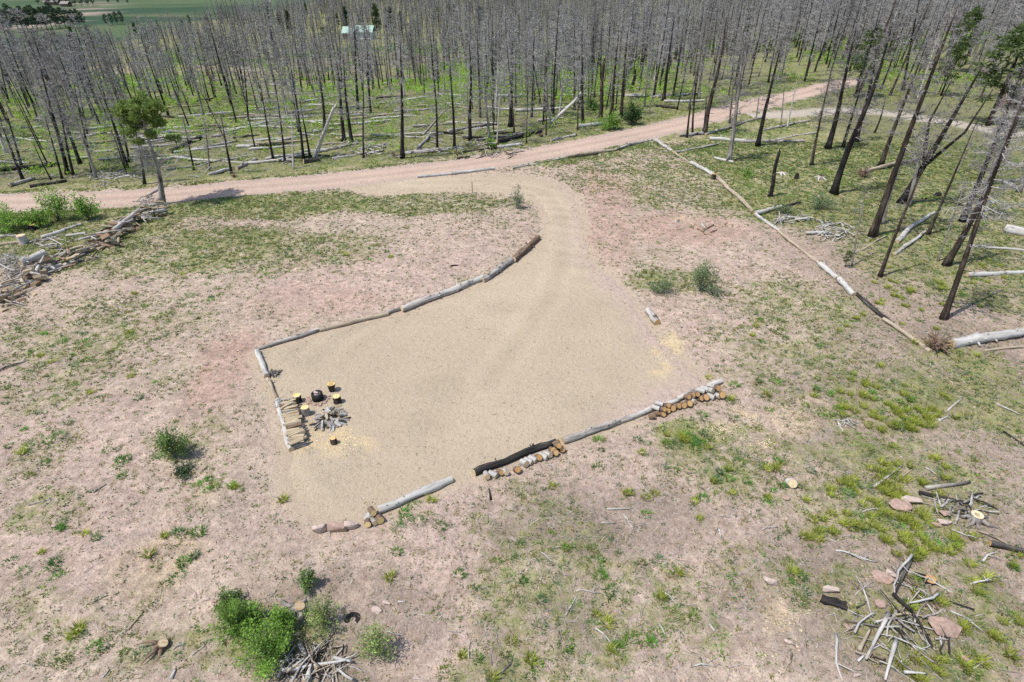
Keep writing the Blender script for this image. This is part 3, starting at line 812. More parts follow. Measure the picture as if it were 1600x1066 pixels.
east = 'fallen timber under the eastern trees'
def fall(a, b, w, m, lab, **kw): return plog(a, b, w, m, lab, name='fallen_trunk', cat='fallen trunk', group=east, **kw)
fall((1108, 219), (1165, 223), (6, 6), 'log_white', 'white fallen trunk touching the foot of the grey roadside tree', knots=2)
fall((1162, 223), (1256, 222), (6, 4), 'log_grey', 'grey fallen trunk continuing east from the white one', knots=8)
fall((1060, 214), (1104, 210), (5, 5), 'log_grey', 'short grey fallen trunk beside the road below slim black poles', knots=4)
fall((1104, 212), (1195, 183), (4, 3), 'log_grey', 'thin grey fallen trunk slanting up to the pale track', knots=6)
fall((1190, 205), (1265, 190), (4, 3), 'log_grey', 'thin grey fallen trunk just below the pale track', knots=6)
fall((1190, 222), (1275, 208), (3, 2), 'log_pale', 'slender pale fallen trunk above the grey one', knots=5)
fall((1053, 240), (1122, 226), (4, 3), 'log_grey', 'dull thin fallen trunk crossing grass by the boundary logs', knots=4)
fall((1116, 248), (1146, 255), (4, 4), 'log_pale', 'small pale fallen log with a black end below the grey tree', knots=2)
fall((1179, 336), (1220, 325), (7, 5), 'log_white', 'white side branch running off the boundary chain', knots=3)
fall((1214, 327), (1250, 318), (5, 4), 'log_dark', 'dark stick beyond the white side branch')
fall((1258, 366), (1285, 365), (5, 5), 'log_white', 'short white log with one upright branch stub', knots=1)
fall((1398, 378), (1456, 333), (8, 4), 'log_white', 'grey-white forked fallen trunk leaning over grass', knots=3, bend=.05)
fall((1396, 398), (1446, 365), (6, 4), 'log_pale', 'straight grey fallen pole below the forked one', knots=2)
fall((1324, 403), (1383, 370), (3, 2), 'log_tan', 'slender tan fallen pole behind the seedling pine', knots=2)
fall((1342, 272), (1445, 246), (6, 4), 'log_tan', 'tan fallen trunk with a ragged root end among black trees', knots=6)
fall((1510, 432), (1612, 427), (8, 6), 'log_white', 'straight white fallen trunk with fine upright twigs', knots=6)
fall((1518, 385), (1612, 394), (4, 3), 'log_white', 'thin white fallen pole above the straight white trunk', knots=3)
fall((1568, 362), (1620, 374), (14, 12), 'log_white', 'thickest white log end with a splayed butt', knots=2)
fall((1568, 287), (1600, 301), (6, 6), 'log_white', 'white log lying against a dark hollow by the edge of the trees', knots=1)
fall((1480, 540), (1628, 520), (17, 12), 'log_white', 'massive white fallen trunk joined to the torn root ball', knots=5, bend=.03)
fall((1537, 548), (1598, 543), (4, 3), 'log_tan', 'thin tan branch lying in front of the massive white trunk', bend=.06)
fall((1470, 540), (1530, 522), (3, 2), 'log_pale', 'thin pale branch behind the massive white trunk', bend=.05)

# ------------------------------------------------------------------ sticks and branches
def stick_mesh(L, r0, r1, bend, forks, seed, mat):
    q = np.random.default_rng(seed); k = 7
    t = np.linspace(0, 1, k)
    P = np.stack([(t - .5) * L, bend * L * np.sin(2.6 * t + q.random() * 3) + 0.35 * bend * L * (q.random(k) - .5), 0.05 * L * bend * 4 * np.sin(3 * t)], 1)
    P -= P[3] * np.array([0, 1, 0])
    g = Geo(); V, F = tube(P, r0 + (r1 - r0) * t, 5, True, 0.1, seed); g.add(V, F)
    for f in range(forks):
        i = q.integers(2, 6); s = 1 if q.random() < .5 else -1
        d = np.array([q.uniform(.3, 1), s * q.uniform(.5, 1), q.uniform(0, .5)]); d /= np.linalg.norm(d)
        l = L * q.uniform(.2, .45); e = P[i] + d * l
        V, F = tube([P[i], (P[i] + e) / 2 + q.uniform(-.04, .04, 3) * L, e], [r1 * 1.1, r1 * .8, r1 * .4], 4); g.add(V, F)
    return g.mesh('stick', [MAT[mat]], True)

STICK_LIB = {}
def stick(p, ang, L, rad, mat, label, group=None, lift=0.0, tilt=0.0, form=0, name='dead_branch', cat='branch'):
    key = (mat, form, rnd.randrange(4))
    if key not in STICK_LIB:
        b, fk = [(0.004, 0), (0.10, 1), (0.16, 2), (0.07, 4)][form]
        STICK_LIB[key] = stick_mesh(1.0, 0.028, 0.013, b, fk, hash(key[1:]) % 9999 + key[2] * 7 + form * 31, mat)
    o = obj(name, STICK_LIB[key], None, (p[0], p[1], p[2] + rad * .6 + lift))
    o.rotation_euler = (rnd.uniform(-.6, .6) if form else 0, tilt, ang)
    k = rad / 0.028
    o.scale = (L, k if form == 0 else (k * .35 + L * .65), k if form == 0 else k * .7 + L * .3)
    return tag(o, label, cat, group)

def pstick(a, b, w, mat, label, form=1, lift=0.0, **kw):
    pa, pb = GV(*a), GV(*b)
    m = (pa + pb) / 2; d = pb - pa
    return stick(m, math.atan2(d.y, d.x), d.length, w / ppm(m) / 2, mat, label, form=form, lift=lift, tilt=-math.asin(max(-1, min(1, d.z / max(d.length, .01)))), **kw)

loose = 'sticks lying loose in the foreground'
for a, b, w, m, f, lab in [
    ((1365, 762), (1411, 727), 4.5, 'log_white', 0, 'straight pale stick below the yellow-green tufts, black at its foot'),
    ((1446, 765), (1515, 755), 8, 'log_grey', 0, 'grey stick with peeling bark above the slab rocks'),
    ((1435, 772), (1505, 786), 8, 'log_dark', 0, 'dark stick half buried above the hollow stump'),
    ((1466, 658), (1483, 650), 3.5, 'log_white', 0, 'short white stick between yellow-green tufts'),
    ((1480, 642), (1504, 622), 3.5, 'log_pale', 0, 'pale stick leaning over a green tuft'),
    ((1552, 632), (1596, 650), 4, 'log_pale', 1, 'pale kinked stick lying near a spread of dark clover'),
    ((1567, 676), (1604, 700), 5, 'log_dark', 0, 'dark stick at the edge of the clover'),
    ((1462, 670), (1486, 681), 3, 'log_tan', 0, 'tan stick beside the rusty needle patch'),
    ((1440, 730), (1462, 741), 3, 'log_white', 2, 'small white forked stick between tufts'),
    ((1410, 745), (1426, 733), 3, 'log_tan', 0, 'short tan stick beside the straight pale one'),
    ((1308, 868), (1366, 872), 4, 'log_white', 2, 'bent white stick arching over grass above the charred log'),
    ((1282, 838), (1308, 849), 3, 'log_white', 1, 'small white curved stick above the arched one'),
    ((1488, 834), (1530, 842), 4, 'log_white', 1, 'curved white stick below the slab rocks'),
    ((1526, 830), (1578, 852), 5, 'log_tan', 1, 'curved tan stick running to the black branch'),
    ((1534, 877), (1556, 858), 6, 'log_pale', 1, 'stubby pale stick beside the black branch'),
    ((1523, 920), (1541, 904), 6, 'log_pale', 2, 'grey hooked stick on bare soil'),
    ((1484, 955), (1536, 985), 5, 'log_white', 1, 'curved white branch behind the big sandstone'),
    ((1294, 990), (1318, 1066), 7, 'log_white', 1, 'long curved grey branch beside the sawdust patch'),
    ((1345, 797), (1378, 796), 4, 'log_white', 1, 'white stick in front of the slab rocks'),
    ((1055, 873), (1077, 894), 3.5, 'log_white', 1, 'curved white stick beside a blue-green weed'),
    ((930, 981), (966, 1015), 4, 'log_white', 1, 'curved white branch on green weeds, lower centre'),
    ((936, 970), (956, 995), 3, 'log_grey', 1, 'grey stick beside the curved white branch'),
    ((902, 928), (936, 922), 3, 'log_white', 2, 'thin white angled stick on bare soil'),
    ((884, 962), (902, 930), 2.5, 'log_white', 0, 'thin pale stick reaching up to the angled one'),
    ((1034, 932), (1066, 944), 4, 'log_white', 2, 'white forked stick in front of blue-green weeds'),
    ((1064, 1020), (1096, 1030), 5, 'log_tan', 0, 'flat weathered stick on the pink soil'),
    ((1084, 1040), (1118, 1038), 5, 'log_white', 1, 'bowed white stick below the flat one'),
    ((858, 726), (872, 737), 4, 'log_white', 1, 'white twig beside the rounds of the charred log'),
    ((968, 803), (994, 830), 3, 'log_white', 2, 'white spread twig on the dark litter'),
    ((940, 817), (962, 818), 3, 'log_pale', 0, 'pale twig beside the spread one'),
    ((988, 822), (1010, 820), 3, 'log_pale', 1, 'short twig east of the spread one'),
    ((1000, 760), (1017, 772), 3, 'log_white', 1, 'thin white twig below the front logs'),
    ((948, 796), (988, 795), 3, 'log_pale', 0, 'straight pale twig above the dark litter'),
    ((842, 866), (866, 876), 3, 'log_white', 2, 'white looped twig on pink soil'),
    ((1123, 826), (1127, 842), 3, 'log_white', 0, 'short upright-looking white twig by weeds'),
    ((1190, 828), (1213, 822), 3, 'log_pale', 1, 'pale twig above the grassy rise'),
    ((1108, 975), (1118, 988), 3, 'log_pale', 0, 'thin pale twig near the bright weeds'),
    ((988, 1030), (1000, 1044), 3, 'log_white', 1, 'small curved white twig near the bottom weeds'),
    ((1031, 975), (1040, 994), 3, 'log_white', 0, 'upright-looking white twig among green weeds'),
    ((200, 985), (225, 955), 4, 'log_tan', 0, 'tan stick pointing to the uprooted stump'),
    ((268, 1062), (275, 1046), 6, 'log_white', 0, 'stubby white stick on red soil below the uprooted stump'),
    ((160, 1060), (172, 1046), 3, 'log_pale', 0, 'thin pale stick by low green weeds'),
    ((270, 1015), (290, 1004), 4, 'log_white', 1, 'pale bent stick beside the uprooted stump'),
    ((300, 1024), (322, 1008), 3, 'log_pale', 0, 'pale straight twig below the bright bushes'),
    ((546, 1042), (568, 1049), 3.5, 'log_white', 1, 'white twig east of the brush heap'),
    ((604, 993), (634, 990), 4, 'log_white', 1, 'white curved twig beside the lime bush'),
    ((622, 941), (634, 941), 3.5, 'log_white', 0, 'short white stick on red soil'),
    ((730, 1030), (735, 1002), 3, 'log_white', 1, 'slim curved stick on pink soil'),
    ((782, 1060), (800, 1030), 4, 'log_grey', 1, 'grey twig at the bottom by green weeds'),
    ((1228, 1020), (1232, 1062), 4, 'log_tan', 2, 'tan forked stick on sawdust-strewn ground'),
    ((0, 585), (50, 558), 4, 'log_grey', 2, 'grey branch lying on the greenish strip'),
    ((45, 790), (82, 780), 3, 'log_grey', 0, 'thin grey twig on bare soil'),
    ((146, 770), (166, 757), 3, 'log_grey', 0, 'thin dark twig on pink soil'),
    ((1095, 350), (1105, 360), 3, 'log_white', 0, 'white stick beside the crossed tan boards'),
    ((1100, 360), (1115, 352), 4, 'log_bark', 0, 'brown stick laid across another on red soil'),
    ((1090, 358), (1103, 368), 3, 'log_bark', 0, 'brown stick under the crossed one on red soil'),
    ((1110, 364), (1120, 360), 3, 'log_bark', 0, 'short brown stick east of the crossed pair'),
    ((704, 416), (716, 415), 3, 'log_dark', 0, 'dark stick lying on the pink field'),
    ((767, 782), (764, 764), 4, 'log_dark', 0, 'dark burned twig below the charred front log')]:
    pstick(a, b, w, m, lab, form=f, group=loose)

def joined_heap(cx, cy, rx, ry, n, lenpx, wpx, mats, label, hmax, aim):
    q = np.random.default_rng(int(cx * 7 + cy)); g = Geo(); c = GV(cx, cy)
    for i in range(n):
        r = math.sqrt(q.random()); a = q.uniform(0, 6.283)
        p = GV(cx + rx * r * math.cos(a), cy + ry * r * math.sin(a)); s_ = ppm(p)
        L = q.uniform(*lenpx) / s_; an = q.uniform(0, math.pi) if aim is None else aim + q.normal() * .6
        w = q.uniform(*wpx) / s_ / 2; d = np.array([math.cos(an), math.sin(an), q.uniform(-.25, .35)]) * L / 2
        m = np.array(p - c) + [0, 0, w + hmax * (1 - r) * q.random()]; b = q.normal(size=3) * L * .08; b[2] = abs(b[2])
        V, F = tube([m - d, m - d * .3 + b, m + d * .4 + b * .5, m + d], [w, w * .9, w * .7, w * .3], 4); g.add(V, F, q.integers(0, len(mats)))
        for f in range(2):
            t0 = m + d * q.uniform(-.4, .5); e = t0 + (d * q.uniform(.2, .6) + q.normal(size=3) * L * .16); e[2] = max(e[2], 0)
            V, F = tube([t0, e], [w * .6, w * .2], 3); g.add(V, F, q.integers(0, len(mats)))
    return tag(obj('twig_heap', g.mesh('twig_heap', [MAT[m_] for m_ in mats]), None, c), label, None, None, 'stuff')

def heap(cx, cy, rx, ry, n, lenpx, wpx, mats, label, group, hmax, aim=None, forms=(0, 1, 1, 2, 3), joined=None):
    if joined: return joined_heap(cx, cy, rx, ry, n, lenpx, wpx, mats, joined, hmax, aim)
    for i in range(n):
        r = math.sqrt(rnd.random()); a = rnd.uniform(0, 6.283)
        px, py = cx + rx * r * math.cos(a), cy + ry * r * math.sin(a)
        p = GV(px, py); s = ppm(p)
        L = rnd.uniform(*lenpx) / s
        ang = rnd.uniform(0, math.pi) if aim is None else aim + rnd.gauss(0, .6)
        m = rnd.choice(mats)
        lab = (label[m] if isinstance(label, dict) else label) + (', far side' if math.sin(a) < -.7 else (', near side' if math.sin(a) > .7 else (', east side' if math.cos(a) > 0 else ', west side')))
        stick(p, ang, L, rnd.uniform(*wpx) / s / 2, m, lab, group, lift=hmax * (1 - r) * rnd.random(), tilt=rnd.uniform(-.22, .22), form=rnd.choice(forms))

# brush heap at the bottom, beside the bright bushes
for a, b, w, m, f, lab in [
    ((443, 1052), (550, 1035), 7, 'log_white', 0, 'long pale branch across the front of the bottom brush heap'),
    ((455, 1062), (500, 1018), 7, 'log_tan', 1, 'bent tan branch over the middle of the bottom brush heap'),
    ((436, 1062), (462, 1008), 5, 'log_white', 1, 'curved white branch on the bush side of the bottom brush heap'),
    ((468, 1010), (482, 1030), 9, 'log_grey', 0, 'stout grey limb at the back of the bottom brush heap'),
    ((482, 1064), (490, 1040), 9, 'log_white', 0, 'thick white forked limb at the front of the bottom brush heap'),
    ((520, 1032), (552, 1038), 6, 'log_white', 0, 'white branch tip pointing east out of the bottom brush heap')]:
    pstick(a, b, w, m, lab, form=f, lift=.12, group='branches of the bottom brush heap')
heap(490, 1040, 58, 24, 46, (25, 75), (2.5, 6), ['log_white', 'log_grey', 'log_tan', 'log_pale', 'log_dark'],
     {'log_white': 'white branch tangled in the brush heap below the bright bushes', 'log_grey': 'grey branch tangled in the brush heap below the bright bushes', 'log_tan': 'tan branch tangled in the brush heap below the bright bushes',
      'log_pale': 'pale branch tangled in the brush heap below the bright bushes', 'log_dark': 'burned branch tangled in the brush heap below the bright bushes'}, 'branches of the bottom brush heap', .35)
# big brush heap at the bottom right
for a, b, w, m, f, lab in [
    ((1421, 876), (1397, 930), 6, 'log_dark', 0, 'black upper half of the long burned branch on the big brush heap'),
    ((1394, 932), (1462, 1014), 8, 'log_dark', 1, 'black lower half of the long burned branch on the big brush heap'),
    ((1386, 962), (1350, 1034), 8, 'log_pale', 0, 'thickest grey pole of the big brush heap'),
    ((1397, 1004), (1380, 1066), 7.5, 'log_pale', 0, 'grey pole sticking down out of the big brush heap'),
    ((1409, 868), (1393, 930), 5, 'log_white', 1, 'white branch alongside the burned one'),
    ((1391, 950), (1384, 1000), 6, 'log_white', 1, 'white branch at the hub of the big brush heap'),
    ((1466, 932), (1425, 952), 7, 'log_white', 1, 'white forked branch pointing east from the big brush heap'),
    ((1392, 964), (1450, 964), 6, 'log_tan', 1, 'tan branch crossing the middle of the big brush heap'),
    ((1332, 992), (1360, 958), 5, 'log_white', 1, 'white branch pointing west from the big brush heap'),
    ((1340, 1020), (1358, 985), 7, 'log_tan', 0, 'rusty tan stick west of the thick grey pole'),
    ((1395, 982), (1418, 1010), 6, 'log_dark', 1, 'dark curved branch below the hub of the big brush heap'),
    ((1336, 1030), (1372, 1034), 4, 'log_tan', 2, 'tan hooked twig at the foot of the thick grey pole'),
    ((1410, 1054), (1446, 1056), 5, 'log_white', 0, 'straight white stick below the big brush heap'),
    ((1372, 1035), (1398, 1050), 4, 'log_white', 1, 'white twig beside the lower grey pole')]:
    pstick(a, b, w, m, lab, form=f, lift=.1, group='branches of the big brush heap')
heap(1405, 975, 88, 84, 66, (22, 75), (1.4, 3.6), ['log_white', 'log_grey', 'log_bark', 'log_grey', 'log_dark'],
     {'log_white': 'white twig in the big brush heap near the sandstone', 'log_grey': 'grey twig in the big brush heap near the sandstone',
      'log_bark': 'brown twig in the big brush heap near the sandstone', 'log_dark': 'burned twig in the big brush heap near the sandstone'}, 'branches of the big brush heap', .22)
heap(1305, 362, 32, 14, 30, (15, 42), (1.5, 3), ['log_white', 'log_pale'], {'log_white': 'white rib-like twig of the bleached fallen crown', 'log_pale': 'pale rib-like twig of the bleached fallen crown'}, 'twigs of the bleached fallen crown', .5, 1.2, (0, 1))
heap(1240, 345, 30, 10, 14, (18, 45), (1.8, 3), ['log_white', 'log_grey'], {'log_white': 'white twig in the thin litter west of the bleached crown', 'log_grey': 'grey twig in the thin litter west of the bleached crown'}, 'twigs west of the bleached crown', .15, joined='thin twig litter west of the bleached crown')
heap(428, 585, 9, 5, 22, (8, 18), (1.2, 2), ['log_dark', 'log_grey'], {'log_dark': 'dark twig in the little heap against the pad corner log', 'log_grey': 'grey twig in the little heap against the pad corner log'}, 'twigs of the small heap at the pad corner', .18, joined='little dark twig heap against the pad corner log')
heap(1322, 660, 16, 7, 16, (8, 20), (1.4, 2.2), ['log_grey', 'log_pale'], {'log_grey': 'grey twig in the tiny nest of sticks on bare soil', 'log_pale': 'pale twig in the tiny nest of sticks on bare soil'}, 'twigs of the tiny nest on bare soil', .12, joined='tiny nest of sticks on bare soil')
heap(1500, 790, 60, 20, 22, (20, 50), (2, 4), ['log_white', 'log_grey', 'log_dark'], {'log_white': 'white root twig around the hollow stump', 'log_grey': 'grey root twig around the hollow stump', 'log_dark': 'dark root twig around the hollow stump'}, 'twigs around the hollow stump', .12, joined='root twigs strewn around the hollow stump')
heap(740, 236, 90, 12, 34, (15, 40), (1.2, 2.2), ['log_grey', 'log_dark'], {'log_grey': 'grey dead limb in the roadside slash east of the tall trunk', 'log_dark': 'black dead limb in the roadside slash east of the tall trunk'}, 'dead limbs in the roadside slash', .7, joined='grey slash of dead limbs east of the tall trunk')
heap(560, 236, 60, 10, 24, (12, 32), (1.2, 2), ['log_grey', 'log_pale'], {'log_grey': 'grey dead limb in the roadside slash west of the tall trunk', 'log_pale': 'pale dead limb in the roadside slash west of the tall trunk'}, 'dead limbs in the roadside slash', .8, joined='grey slash of dead limbs west of the tall trunk')
heap(180, 282, 50, 9, 22, (12, 32), (1.2, 2), ['log_pale', 'log_grey'], {'log_grey': 'grey dead limb in the slash behind the lone pine', 'log_pale': 'pale dead limb in the slash behind the lone pine'}, 'dead limbs in the roadside slash', .6, joined='grey slash of dead limbs behind the lone pine')

# ------------------------------------------------------------------ the long heap of cut wood below the lone pine
SPLIT_LIB = {}
def split_mesh(kind, k):
    key = (kind, k)
    if key in SPLIT_LIB: return SPLIT_LIB[key]
    q = np.random.default_rng(k * 13 + len(kind))
    n = 3 + k % 3
    a = np.sort(q.random(n) * .8 + np.arange(n)) * 2 * math.pi / n
    r = q.uniform(.7, 1.1, n)
    ring = np.stack([np.zeros(n), r * np.cos(a), r * np.sin(a)], 1)
    V = np.vstack([ring * .96 + [-.5, 0, 0], ring + [0, .1 * q.normal(), .1 * q.normal()], ring * .93 + [.5, 0, 0]])
    V = np.vstack([V, V[:n].mean(0), V[2 * n:3 * n].mean(0)])
    F = []
    for b in (0, n):
        for j in range(n):
            jn = (j + 1) % n
            F += [(b + j, b + jn, b + n + jn), (b + j, b + n + jn, b + n + j)]
    g = Geo(); g.add(V, F)
    c0 = 3 * n
    E = [(c0, (j + 1) % n, j) for j in range(n)] + [(c0 + 1, 2 * n + j, 2 * n + (j + 1) % n) for j in range(n)]
    g.T.append(np.array(E)); g.M.append(np.ones(len(E), int))
    me = g.mesh('split_log', [MAT[kind], MAT['cut_pale']])
    SPLIT_LIB[key] = me
    return me

def split(p, ang, L, r, kind, label, group, tilt=0, name='split_log', cat='firewood'):
    o = obj(name, split_mesh(kind, rnd.randrange(6)), None, p)
    o.rotation_euler = (rnd.uniform(0, 6.28), tilt, ang); o.scale = (L, r, r)
    return tag(o, label, cat, group)

spine = np.array([(2, 470), (35, 452), (70, 428), (100, 412), (128, 400), (150, 388), (172, 376), (195, 362), (215, 348), (238, 336), (256, 328)], float)
pile_group = 'cut wood in the long heap below the lone pine'
for i in range(200):
    t = rnd.random(); k = t * (len(spine) - 1); j = min(int(k), len(spine) - 2)
    c = spine[j] + (spine[j + 1] - spine[j]) * (k - j)
    if 0.40 < t < .46 and rnd.random() < .6: continue
    off = rnd.gauss(0, .42)
    wv = 18 if t < .62 else 13
    p = GV(c[0] + rnd.uniform(-6, 6), c[1] + off * wv)
    p.z += rnd.random() * .75 * max(0, 1 - abs(off) * .9)
    part = ('far edge of the ' if off < -.3 else ('near edge of the ' if off > .3 else 'top of the ')) + ('western tip' if t < .14 else ('lower western mound' if t < .3 else ('lower mound by the gap' if t < .43 else ('middle mound' if t < .72 else 'upper mound by the lone pine'))))
    a = rnd.gauss(0.55, .7)
    u = rnd.random()
    if u < .5:
        kd = rnd.choice(['split_pale', 'split_pale', 'split_brown'])
        split(p, a, rnd.uniform(.35, .8), rnd.uniform(.09, .18), kd, f"{'pale' if kd == 'split_pale' else 'brown'} split piece, {part}, long wood heap", pile_group, rnd.uniform(-.4, .4))
    else:
        m = rnd.choice(['log_white', 'log_pale', 'log_grey', 'log_dark', 'log_tan'])
        stick(p, a, rnd.uniform(.6, 2.1), rnd.uniform(.04, .11), m, f"{MATWORD[m]} limb, {part}, long wood heap", pile_group, 0, rnd.uniform(-.3, .3), rnd.choice([0, 0, 1, 2]))
plog((40, 437), (98, 417), 7, 'log_pale', 'long pale log along the foot of the lower western mound', group=pile_group)
plog((38, 424), (76, 408), 12, 'log_pale', 'thick pale log on top of the lower western mound', group=pile_group, lift=.35)
plog((153, 380), (192, 387), 6, 'log_dark', 'black branching log between the middle and lower mounds', group=pile_group, lift=.1, knots=6)
plog((183, 372), (222, 341), 6, 'log_pale', 'pale forked log on the middle mound of the long wood heap', group=pile_group, lift=.5, knots=5)
plog((205, 345), (262, 333), 5, 'log_white', 'long bleached log at the foot of the lone pine', group=pile_group, lift=.2)
plog((233, 318), (252, 307), 4, 'log_grey', 'grey log propped against the lone pine', lift=.5)
heap(18, 420, 26, 20, 40, (20, 50), (1, 2.2), ['log_grey', 'log_pale'], {'log_grey': 'grey brush twig at the western end of the long wood heap', 'log_pale': 'pale brush twig at the western end of the long wood heap'}, pile_group, .9, None, (1, 2, 3), joined='grey brush at the western end of the long wood heap')
heap(235, 322, 22, 10, 14, (12, 30), (1, 2), ['log_grey', 'log_pale'], {'log_grey': 'grey brush twig stacked beside the lone pine', 'log_pale': 'pale brush twig stacked beside the lone pine'}, pile_group, 1.0, None, (1, 2), joined='grey brush stacked beside the lone pine')
plog((66, 374), (102, 362), 6, 'log_pale', 'pale log in the grass below the roadside bushes', group='logs in the grass above the long heap')
plog((98, 362), (128, 352), 5, 'log_grey', 'grey mossy log in the grass below the roadside bushes', group='logs in the grass above the long heap')
plog((0, 384), (34, 380), 5, 'log_tan', 'tan log ending at the upright cut round', group='logs in the grass above the long heap')
plog((104, 370), (135, 366), 4, 'log_white', 'white sliver of log in the grass above the long heap', group='logs in the grass above the long heap')
plog((0, 371), (28, 370), 5, 'log_grey', 'grey log at the far western edge of the grass', group='logs in the grass above the long heap')
heap(82, 380, 30, 8, 16, (14, 34), (1.2, 2.2), ['log_grey', 'log_white'], {'log_grey': 'grey twig in the grass above the long wood heap', 'log_white': 'white twig in the grass above the long wood heap'}, 'twigs in the grass above the long heap', .3, joined='grey twigs in the grass above the long wood heap')

# ------------------------------------------------------------------ camp corner: seats, fire ring, firewood
def stump(p, r_bot, r_top, h, side, cut, label, name='stump_seat', cat='stump seat', group=None, flare=0, roots=0, hollow=False, tiltz=0.0):
    root = thing(name, label, cat, p, group)
    root.rotation_euler = (rnd.uniform(-.04, .04), tiltz, rnd.uniform(0, 6.28))
    t = np.linspace(0, 1, 6)
    rad = r_bot + (r_top - r_bot) * t ** (1.0 + flare)
    P = np.stack([np.zeros(6), np.zeros(6), t * h - .05], 1)
    g = Geo(); V, F = tube(P, rad, 14, False, .06, rnd.randrange(9999)); g.add(V, F)
    for k in range(roots):
        a = k * 6.283 / roots + rnd.uniform(-.3, .3); d = np.array([math.cos(a), math.sin(a), 0]); l = r_bot * rnd.uniform(1.2, 2.4)
        b_ = np.array([-d[1], d[0], 0]) * rnd.uniform(-.5, .5) * l
        V, F = tube([np.array([0, 0, h * .45]) + d * r_bot * .6, d * (r_bot + l * .3) + [0, 0, h * .15], d * (r_bot + l * .65) + b_ * .5 + [0, 0, .02], d * (r_bot + l) + b_ - [0, 0, .06]], [r_bot * .34, r_bot * .24, r_bot * .14, r_bot * .05], 6); g.add(V, F)
    obj('body', g.mesh('stump_body', [MAT[side]], True), root)
    c = Geo()
    if hollow:
        a = np.arange(14) * 6.283 / 14
        o_ = np.stack([np.cos(a), np.sin(a)], 1)
        V = np.vstack([np.column_stack([o_ * r_top, np.full(14, h - .05)]), np.column_stack([o_ * r_top * .45, np.full(14, h - .06)]), np.column_stack([o_ * r_top * .4, np.full(14, h * .3)])])
        F = []
        for b in (0, 14):
            for j in range(14):
                jn = (j + 1) % 14; F += [(b + j, b + jn, b + 14 + jn), (b + j, b + 14 + jn, b + 14 + j)]
        c.add(V, F)
    else:
        V, F = tube([(0, 0, h - .07), (0, 0, h - .045)], [r_top * .985, r_top * .97], 14); c.add(V, F)
    obj('cut_top', c.mesh('cut_top', [MAT[cut]]), root)
    return root

seat = 'stump seats around the fire ring'
stump(GV(466, 628), .175, .165, .42, 'trunk_brown', 'cut_yellow', 'stump seat with a yellow top standing between the fire ring and the edge log', group=seat)
stump(GV(519, 611), .12, .185, .46, 'trunk_brown', 'cut_yellow', 'stump seat wider at its yellow top than its foot, farthest from the firewood', group=seat, flare=.3)
stump(GV(528, 629), .18, .165, .40, 'trunk_brown', 'cut_yellow', 'stump seat with dark bark beside the heap of split wood, east of the fire ring', group=seat)
stump(GV(479, 648), .175, .165, .44, 'trunk_grey', 'cut_yellow', 'stump seat with grey sides next to the stacked firewood', group=seat)
stump(GV(522, 693), .14, .12, .34, 'trunk_brown', 'cut_orange', 'chipped orange-brown chopping block among wood chips', name='chopping_block', cat='chopping block', flare=.5)

fp = GV(497, 624)
fire = thing('fire_ring', 'sooty black fire ring with a pale stone lying in it', 'fire ring', fp)
def ring_geo(r0, r1, h0, h1, n=20, wob=.0):
    a = np.arange(n) * 6.283 / n; o_ = np.stack([np.cos(a), np.sin(a)], 1)
    V = np.vstack([np.column_stack([o_ * r, np.full(n, z)]) for r, z in ((r0 * 1.03, h0), (r0 * 1.06, (h0 + h1) * .5), (r0, h1), (r1, h1), (r1, h0))])
    F = []
    for b in range(4):
        for j in range(n):
            jn = (j + 1) % n; F += [(b * n + j, b * n + jn, b * n + n + jn), (b * n + j, b * n + n + jn, b * n + n + j)]
    g = Geo(); g.add(V, F); return g
obj('ring', ring_geo(.24, .15, -.03, .34).mesh('ring', [MAT['soot']], True), fire)
g = Geo(); V, F = tube([(0, 0, .0), (0, 0, .29), (0, 0, .32)], [.145, .14, .08], 16); g.add(V, F); obj('ash', g.mesh('ash', [MAT['ash']]), fire)

def rock_mesh(seed, flat_=.6, sharp=.25):
    """a broken block: the hull of a few points thrown into a rough box"""
    import bmesh
    q = np.random.default_rng(seed)
    P = q.uniform(-1, 1, (15, 3)); P /= np.max(np.abs(P), axis=1)[:, None] ** .75
    P *= np.array([1, q.uniform(.62, .85), flat_]); P[:, 2] += .18 * P[:, 0] * q.normal()
    bm = bmesh.new()
    for p in P: bm.verts.new(p)
    r = bmesh.ops.convex_hull(bm, input=bm.verts)
    bmesh.ops.delete(bm, geom=[g_ for g_ in r['geom_interior'] if isinstance(g_, bmesh.types.BMVert)], context='VERTS')
    bmesh.ops.bevel(bm, geom=list(bm.edges), offset=.05, segments=1, affect='EDGES')
    bmesh.ops.triangulate(bm, faces=bm.faces)
    bm.verts.index_update()
    V = np.array([v.co for v in bm.verts]); F = np.array([[v.index for v in f.verts] for f in bm.faces]); bm.free()
    g = Geo(); g.add(V, F); return g
ROCKS = [rock_mesh(s, f).mesh('rock', [MAT['rock']]) for s, f in ((1, .55), (2, .4), (3, .7), (4, .5), (5, .35), (6, .6))]
def rock(px, py, wpx, hscale, mat, label, k, ang=None, group=None, name='rock', cat='rock', lift=0):
    p = GV(px, py); r = wpx / ppm(p) / 2
    o = obj(name, ROCKS[k % 6], None, (p.x, p.y, p.z + r * .3 + lift))
    o.scale = (r * 1.05, r * .82, r * hscale * 1.15); o.rotation_euler = (rnd.uniform(-.15, .15), rnd.uniform(-.15, .15), ang if ang is not None else rnd.uniform(-.5, .5))
    set_mat(o, MAT[mat])
    return tag(o, label, cat, group)
o = obj('stone', ROCKS[2], fire); o.scale = (.11, .11, .1); o.location = (-.03, .02, .36); set_mat(o, MAT['rock_pale'])
